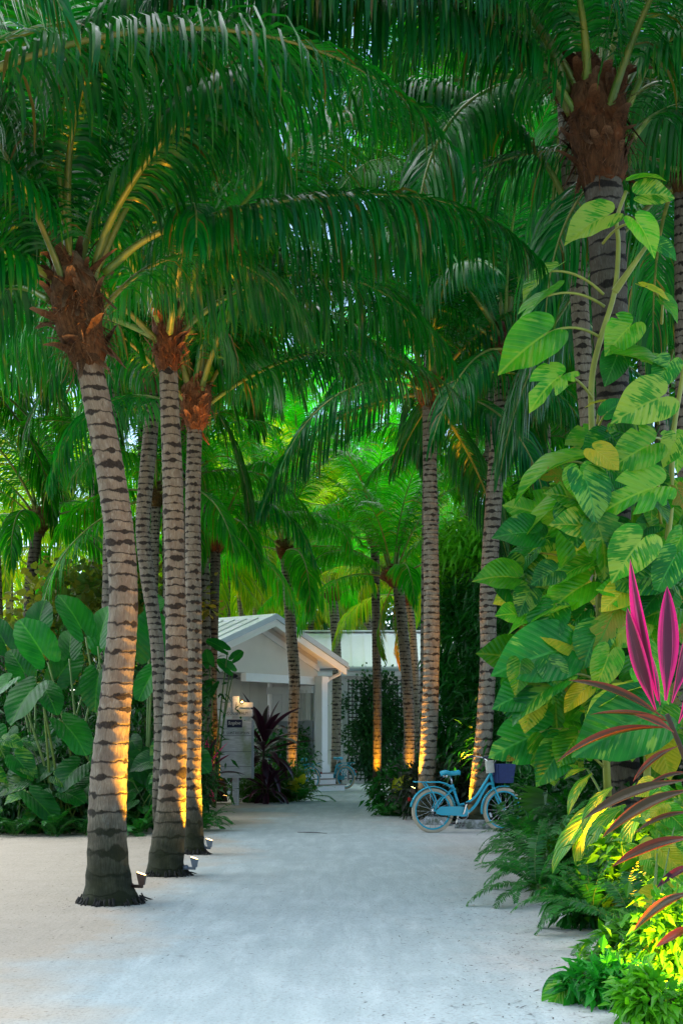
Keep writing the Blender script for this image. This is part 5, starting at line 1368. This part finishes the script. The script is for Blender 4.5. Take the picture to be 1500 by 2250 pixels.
    cd = MB(); cd.box((-.055, -.03, -.09), (.055, .03, .09), 0, Mx @ Matrix.Translation((.865, -.05, .955)) @ Matrix.Rotation(R(-6), 4, 'Y')); cd.build('number_box', M['cream_card'], root)
    bk = MB()                                        # woven basket, open box with ribs
    top_, bot_ = [], []
    for (dx, dy) in ((-.12, -.17), (.14, -.17), (.14, .17), (-.12, .17)):
        top_.append(T(1.07 + dx, .98, dy)); bot_.append(T(1.07 + dx * .82, .72, dy * .82))
    for q in range(4):
        a, b_, c, d = bot_[q], bot_[(q + 1) % 4], top_[(q + 1) % 4], top_[q]
        nrm = (b_ - a).cross(d - a).normalized() * .012
        bk.prism([a, b_, c, d], nrm)
    bk.prism([p + Vector((0, 0, .002)) for p in bot_], (0, 0, .01))
    bo = bk.build('basket', M['basket'], root)
    rb = MB(); rb.tube([p + Vector((0, 0, .004)) for p in top_], .012, 6, closed=True)
    for q in range(1, 6):
        t_ = q / 6; rb.tube([b__.lerp(t__, t_) for b__, t__ in zip(bot_, top_)], .007, 5, closed=True)
    link('rim_cane', rb.mesh('rim_cane', M['basket'], False, root.location), bo)
    rd = MB(); rd.tube([T(.905, .80), T(.99, .84)], .010, 6); rd.build('basket_bracket', M['dark_metal'], root)
    return root
p = pt(950.5, 0, 19.65)
bicycle((p.x, 19.65), R(17), 'turquoise cruiser bicycle with cream tyres parked over the concrete stops, in full view')
p = pt(759, 0, 38.5)
bicycle((p.x, 38.5), R(180 - 36), 'turquoise bicycle whose rear half shows right of the porch column')
p = gp(.98, -.40, 0)
bicycle((p.x, p.y), R(216), 'turquoise bicycle half hidden left of the porch column behind the bush')

# ---------------------------------------------------------------- wheel stops
def stop_block(a, b, label, text=None):
    a = Vector(a); b = Vector(b); d = (b - a); L = d.length; d.normalize(); n = Vector((-d.y, d.x, 0))
    root = empty('wheel_stop', a, label, 'wheel stop', 'concrete wheel stops')
    m = MB()
    prof = [(-.10, -.02), (-.10, .03), (-.055, .135), (.055, .135), (.10, .03), (.10, -.02)]
    rows = []
    for s, sh in ((0, 1.0), (.04, 1.0), (L - .04, 1.0), (L, 1.0)):
        rows.append([m.vert(a + d * (s + (.03 if s == 0 else -.03 if s == L else 0) * (z / .135)) + n * y + Vector((0, 0, z * sh))) for y, z in prof])
    for i in range(3):
        for q in range(5): m.face((rows[i][q], rows[i][q + 1], rows[i + 1][q + 1], rows[i + 1][q]))
    m.face(rows[0]); m.face(rows[-1][::-1])
    m.build('block', M['concrete'], root)
    if text: return root, a, d, n
    return root
A = pt(1003, 0, 20.6); B = pt(1092, 0, 20.4)
r_, a_, d_, n_ = stop_block((A.x, 20.75, 0), (B.x - .02, 20.55, 0), 'mossy concrete wheel stop with a dark painted mark under the bicycle frame', '0')
m = MB()                                            # worn painted mark: three blots beside one bar
for (x, z, w, h) in ((.075, .085, .024, .030), (.072, .045, .022, .026), (.125, .085, .030, .024), (.120, .048, .022, .040), (.142, .058, .014, .024)):
    for_n = -1
    f = lambda xx, zz: a_ + d_ * xx + n_ * (-(.10 - (zz - .03) / .105 * .045) - .003) + Vector((0, 0, zz))
    m.face([m.vert(q) for q in (f(x, z - h / 2), f(x + w, z - h / 2), f(x + w, z + h / 2), f(x, z + h / 2))])
m.build('painted_mark', M['ink'], r_)
A = pt(1098, 0, 20.0); B = pt(1172, 0, 19.7)
stop_block((A.x, 20.1, 0), (B.x, 19.85, 0), 'grey concrete wheel stop under the bicycle front wheel')
A = pt(935, 0, 21.5); B = pt(990, 0, 21.3)
stop_block((A.x, 21.6, 0), (B.x, 21.35, 0), 'concrete wheel stop seen through the bicycle rear wheel')

# ---------------------------------------------------------------- sign
SY = 28.4
sg = empty('direction_sign', (pt(516, 0, SY).x, SY, 0), 'weathered grey wooden direction sign on a post with a navy plaque', 'sign')
SM = Matrix.Translation((pt(518, 0, SY).x, SY, 0)) @ Matrix.Rotation(R(-9), 4, 'Z')
def sz_(py): return CAMZ + (HORIZON - py) * SY / FPX
sc_ = SY / FPX
def sx(px): return (px - 518) * sc_ / math.cos(R(9))
m = MB(); m.box((sx(509), .05, -.1), (sx(521), .16, sz_(1530)), 0, SM); m.box((sx(512), -.035, sz_(1566)), (sx(526), -.012, sz_(1530)), 0, SM); m.build('post', M['board'], sg)
m = MB(); m.box((sx(483), -.01, sz_(1710)), (sx(553), .045, sz_(1584)), 0, SM); bo = m.build('panel', M['board'], sg)
gm = MB()
for py in (1617, 1652, 1685): gm.box((sx(483.5), -.0125, sz_(py) - .004), (sx(552.5), -.0101, sz_(py) + .004), 0, SM)
link('groove', gm.mesh('groove', M['ink'], False, sg.location), bo)
m = MB(); m.box((sx(553.2), -.015, sz_(1711)), (sx(557), .05, sz_(1583)), 0, SM); m.build('edge_strip', M['grey_paint'], sg)
m = MB(); m.box((sx(487), -.01, sz_(1555)), (sx(556), .03, sz_(1544)), 0, SM); m.build('top_board', M['board'], sg)
m = MB(); m.box((sx(483), -.01, sz_(1575)), (sx(555), .03, sz_(1559)), 0, SM); b2 = m.build('name_board', M['board'], sg)
m = MB(); m.box((sx(497.5), -.03, sz_(1600.5)), (sx(535), -.014, sz_(1580)), 0, SM); pq = m.build('plaque_frame', M['board'], sg)
m = MB(); m.box((sx(499.5), -.036, sz_(1599)), (sx(533), -.031, sz_(1581.7)), 0, SM); pq2 = link('plaque', m.mesh('plaque', M['navy'], False, sg.location), pq)
def lettering(txt, px, py, width_px, height_px, y, parent, mat, shear=0.0, space=1.0):
    cu = bpy.data.curves.new('t', 'FONT'); cu.body = txt; cu.align_x = 'CENTER'; cu.align_y = 'CENTER'; cu.shear = shear; cu.space_character = space; cu.extrude = .004
    to = bpy.data.objects.new('t', cu); COL.objects.link(to)
    dg = bpy.context.evaluated_depsgraph_get(); me = bpy.data.meshes.new_from_object(to.evaluated_get(dg))
    bpy.data.objects.remove(to)
    V = np.array([v.co for v in me.vertices]); lo, hi = V.min(0), V.max(0)
    fx = width_px * sc_ / (hi[0] - lo[0]); fz = height_px * sc_ / (hi[1] - lo[1])
    for v in me.vertices:
        q = SM @ Vector((sx(px) + (v.co.x - (lo[0] + hi[0]) / 2) * fx, y - .002 - v.co.z * .3, sz_(py) + (v.co.y - (lo[1] + hi[1]) / 2) * fz))
        v.co = q - sg.location
    me.materials.clear(); me.materials.append(mat)
    return link('lettering', me, parent)
lettering('COCO PALM', 522, 1567.5, 46, 6.5, -.0105, b2, M['ink'], 0, 1.1)
lettering('GUEST RECEPTION', 523, 1611, 50, 5.5, -.0128, bo, M['ink'], 0, 1.05)
lettering('Bungalows', 516, 1590, 28, 10, -.0365, pq2, M['ink_white'], .25, .9)
lettering('J', 519, 1551, 4, 14, -.0355, sg.children[0], M['ink'], .1)
def arrow(px, py, w, h, y, parent, rot=0):
    m = MB(); Q = lambda a, b: SM @ Vector((sx(px) + a * sc_, y, sz_(py) + b * sc_))
    pts = [(-.8, -h / 2), (.8, -h / 2), (.8, h * .05), (w / 2, h * .05), (0, h / 2), (-w / 2, h * .05), (-.8, h * .05)]
    if rot: pts = [(-b, a) for a, b in pts]
    m.face([m.vert(Q(a, b)) for a, b in pts]); link('arrow', m.mesh('arrow', M['ink'], False, sg.location), parent)
arrow(490.5, 1610, 5, 7, -.0135, bo); arrow(494, 1567.5, 5, 7, -.0115, b2, 1)

# ---------------------------------------------------------------- landscape lamps
WARM = (1.0, .40, .015)
def spot(name, loc, aim, power, size, parent, blend=.6, rad=.02, col=WARM):
    l = bpy.data.lights.new(name, 'SPOT'); l.energy = power; l.spot_size = R(size); l.spot_blend = 1.0; l.color = col; l.shadow_soft_size = rad
    o = bpy.data.objects.new(name, l); COL.objects.link(o)
    o.rotation_euler = (Vector(loc) - Vector(aim)).to_track_quat('Z', 'Y').to_euler()
    if parent is not None: o.parent = parent; o.location = Vector(loc) - parent.location
    else: o.location = loc
    return o
def flood(head, mount, aim, label, mat, power, size=70, w=.075, h=.10, cable=None):
    """small bullet/flood light on an elbow: head box with a bright slanting face, arm, mounting plate"""
    head = Vector(head); mount = Vector(mount)
    root = empty('garden_spotlight', Vector((head.x, head.y, 0)), label, 'lamp', 'garden spotlights at the palm feet')
    d = (Vector(aim) - head).normalized(); x = d.orthogonal().normalized(); x = Vector((-d.z, 0, d.x)).normalized() if abs(d.x) + abs(d.z) > .1 else x
    y = d.cross(x); B = Matrix((x, y, d)).transposed().to_4x4(); B.translation = head
    m = MB(); b0 = [(-.6, -.6, -.6), (.6, -.6, -.6), (.6, .6, -.6), (-.6, .6, -.6)]; t0 = [(-1, -1, .15), (1, -1, .45), (1, 1, .45), (-1, 1, .15)]
    q = [B @ Vector((a * w / 2, b * w / 2, c * h)) for a, b, c in b0 + t0]
    i = [m.vert(v) for v in q]
    for k in range(4): m.face((i[k], i[(k + 1) % 4], i[4 + (k + 1) % 4], i[4 + k]))
    m.face(i[3::-1]); m.face(i[4:])
    hd = m.build('housing', mat, root)
    g = MB(); c = sum((q[4 + k] for k in range(4)), Vector()) / 4; nn = (q[5] - q[4]).cross(q[7] - q[4]).normalized()
    if nn.dot(d) < 0: nn = -nn
    gl = [c + (q[4 + k] - c) * .86 + nn * .003 for k in range(4)]
    g.face([g.vert(v) for v in gl]); link('lens', g.mesh('lens', M['lamp_glow'], False, root.location), hd)
    m = MB(); m.tube([mount, mount.lerp(head, .5) + Vector((0, 0, -.035)), head - d * h * .6 + Vector((0, 0, -.01)), head - d * h * .45], [.014, .014, .016, .014], 8); m.build('arm', mat, root, True)
    m = MB(); m.lathe([(.03, -.015), (.03, .015), (.016, .03)], 10, 0, Matrix.Translation(mount)); m.build('mount', mat, root, True)
    if cable:
        m = MB(); m.tube(smooth([tuple(mount), *[tuple(Vector(c_)) for c_ in cable]], 16), .006, 5); m.build('cable', M['black'], root, True)
    spot('lamp_light', c + nn * .03, aim, power, size, root)
    return root
k = 11.08
h = pt(311, 1929, k - .10); flood(h, pt(286, 1948, k), h + Vector((-.07, .08, 1.2)), 'bronze garden spotlight on an elbow at the foot of the nearest leaning palm, face glowing', M['bronze'], 800, 34, cable=[pt(300, 1972, k), pt(312, 1992, k - .05), pt(340, 2003, k - .12) ])
h = pt(427, 1893, 13.33); flood(h, pt(408, 1908, 13.35), h + Vector((-.09, .07, 1.2)), 'grey garden spotlight on the right foot of the second palm', M['bluegrey'], 800, 34)
h = pt(460, 1851, 15.92); flood(h, pt(446, 1862, 16.0), h + Vector((-.09, .05, 1.2)), 'grey garden spotlight on the right foot of the third palm', M['bluegrey'], 800, 34)
h = pt(826, 1726, 36.6); flood(h, pt(826, 1736, 36.65), h + Vector((.0, .16, 1.0)), 'garden spotlight blazing at the foot of the dark slim palm by the trellis', M['bronze'], 420, 70)
h = pt(1018, 1790, 21.9); flood(h, pt(1022, 1797, 21.95), h + Vector((.14, .16, 1.6)), 'garden spotlight hidden behind the bicycle wheel at the palm foot', M['bronze'], 620, 46)
h = pt(907, 1735, 22.4); flood(h, pt(911, 1745, 22.45), h + Vector((.12, .14, 1.6)), 'garden spotlight in the bush at the foot of the tall upright palm', M['bronze'], 620, 46)
h = pt(495, 1752, 29.2); flood(h, pt(493, 1760, 29.3), h + Vector((-.14, .05, 1.0)), 'garden spotlight behind the fern at the foot of the thin dark palm', M['bronze'], 240, 60)
h = pt(650, 1740, 32.0); flood(h, pt(650, 1746, 32.1), h + Vector((-.02, .2, 1.0)), 'garden spotlight buried in the bush under the porch palm', M['bronze'], 120, 60)
h = pt(905, 1725, 31.6); flood(h, pt(905, 1732, 31.7), h + Vector((-.05, .2, 1.0)), 'garden spotlight in the shrub under the slanting pale palm', M['bronze'], 120, 60)
for (px, py, Y, aim, pw, sz_a, lab) in ((1440, 2060, 9.0, (-.4, .5, 1), 90, 130, 'garden spotlight hidden low among the bank leaves at the right edge'), (1360, 1905, 10.0, (-.3, .15, 1), 70, 130, 'garden spotlight hidden among the ginger stems'), (1640, 2200, 6.1, (-.55, 1.0, .22), 420, 85, 'garden spotlight just beyond the bottom right corner shining into the bank')):
    h = pt(px, py, Y); h.z = max(.14, h.z); flood(h, h + Vector((.06, .05, -.08)), h + Vector(aim), lab, M['bronze'], pw, sz_a)
# little lamp on top of the signpost
h = pt(532, 1542, SY - .05); lr = empty('sign_lamp', h, 'small bright lamp glowing over the top of the signboard', 'lamp')
m = MB(); m.lathe([(.012, -.03), (.035, -.01), (.04, .02), (.02, .05)], 12, 0, Matrix.Translation(h)); m.build('housing', M['bronze'], lr, True)
m = MB(); m.lathe([(.004, -.045), (.018, -.038), (.020, -.02), (.010, -.012)], 12, 0, Matrix.Translation(h + Vector((0, -.03, .02)))); m.build('bulb', M['lamp_glow'], lr, True)
pl = bpy.data.lights.new('bulb_light', 'POINT'); pl.energy = 1.5; pl.color = (1, .6, .25); pl.shadow_soft_size = .04
po = bpy.data.objects.new('bulb_light', pl); COL.objects.link(po); po.parent = lr; po.location = (0, -.12, .06)

# ---------------------------------------------------------------- litter on the sand
rg = random.Random(77); m = MB()
for i in range(4200):
    if rg.random() < .66:
        Y = rg.uniform(6.2, 17); x = pt(1130, 0, Y).x + rg.gauss(-.05, .4)
    else:
        Y = rg.uniform(8, 18); x = rg.uniform(-3.2, -.2) if rg.random() < .7 else rg.uniform(-3, 2)
    if i % 4 == 0:
        Y = rg.uniform(18.2, 19.6); x = rg.uniform(-5.2, -1.6)
    elif i % 9 == 1:
        q = rg.choice([(244, 11.0), (368, 13.3), (428, 16)]); Y = q[1] + rg.gauss(-.12, .22); x = pt(q[0], 0, q[1]).x + rg.gauss(0, .3)
    a = rg.uniform(0, 6.28); ln = rg.uniform(.005, .019) if rg.random() < .92 else rg.uniform(.02, .055); w_ = rg.uniform(.0015, .004)
    z = ground_z(x, Y) + .002
    dx, dy = math.cos(a) * ln, math.sin(a) * ln
    i0 = [m.vert((x - dx, Y - dy, z), (rg.random(), 0)), m.vert((x - dy * w_ / ln, Y + dx * w_ / ln, z + .002), (0, 0)), m.vert((x + dx, Y + dy, z + .002), (0, 0)), m.vert((x + dy * w_ / ln, Y - dx * w_ / ln, z + .001), (0, 0))]
    m.face(i0)
tag(m.build('leaf_litter', plain('dead_leaf', (.07, .035, .02), .9, 0, .5, 40)), kind='stuff')
st = pt(685, 1832, gd(1832)); m = MB(); m.tube(smooth([(st.x - .21, st.y + .1, .012), (st.x, st.y, .016), (st.x + .22, st.y - .12, .010)], 10), [.004, .005, .006, .007, .007, .006, .006, .005, .004, .003], 6)
tag(m.build('fallen_stick', M['stem_dark'], None, True), 'thin dark stick lying alone in the middle of the path', 'stick')
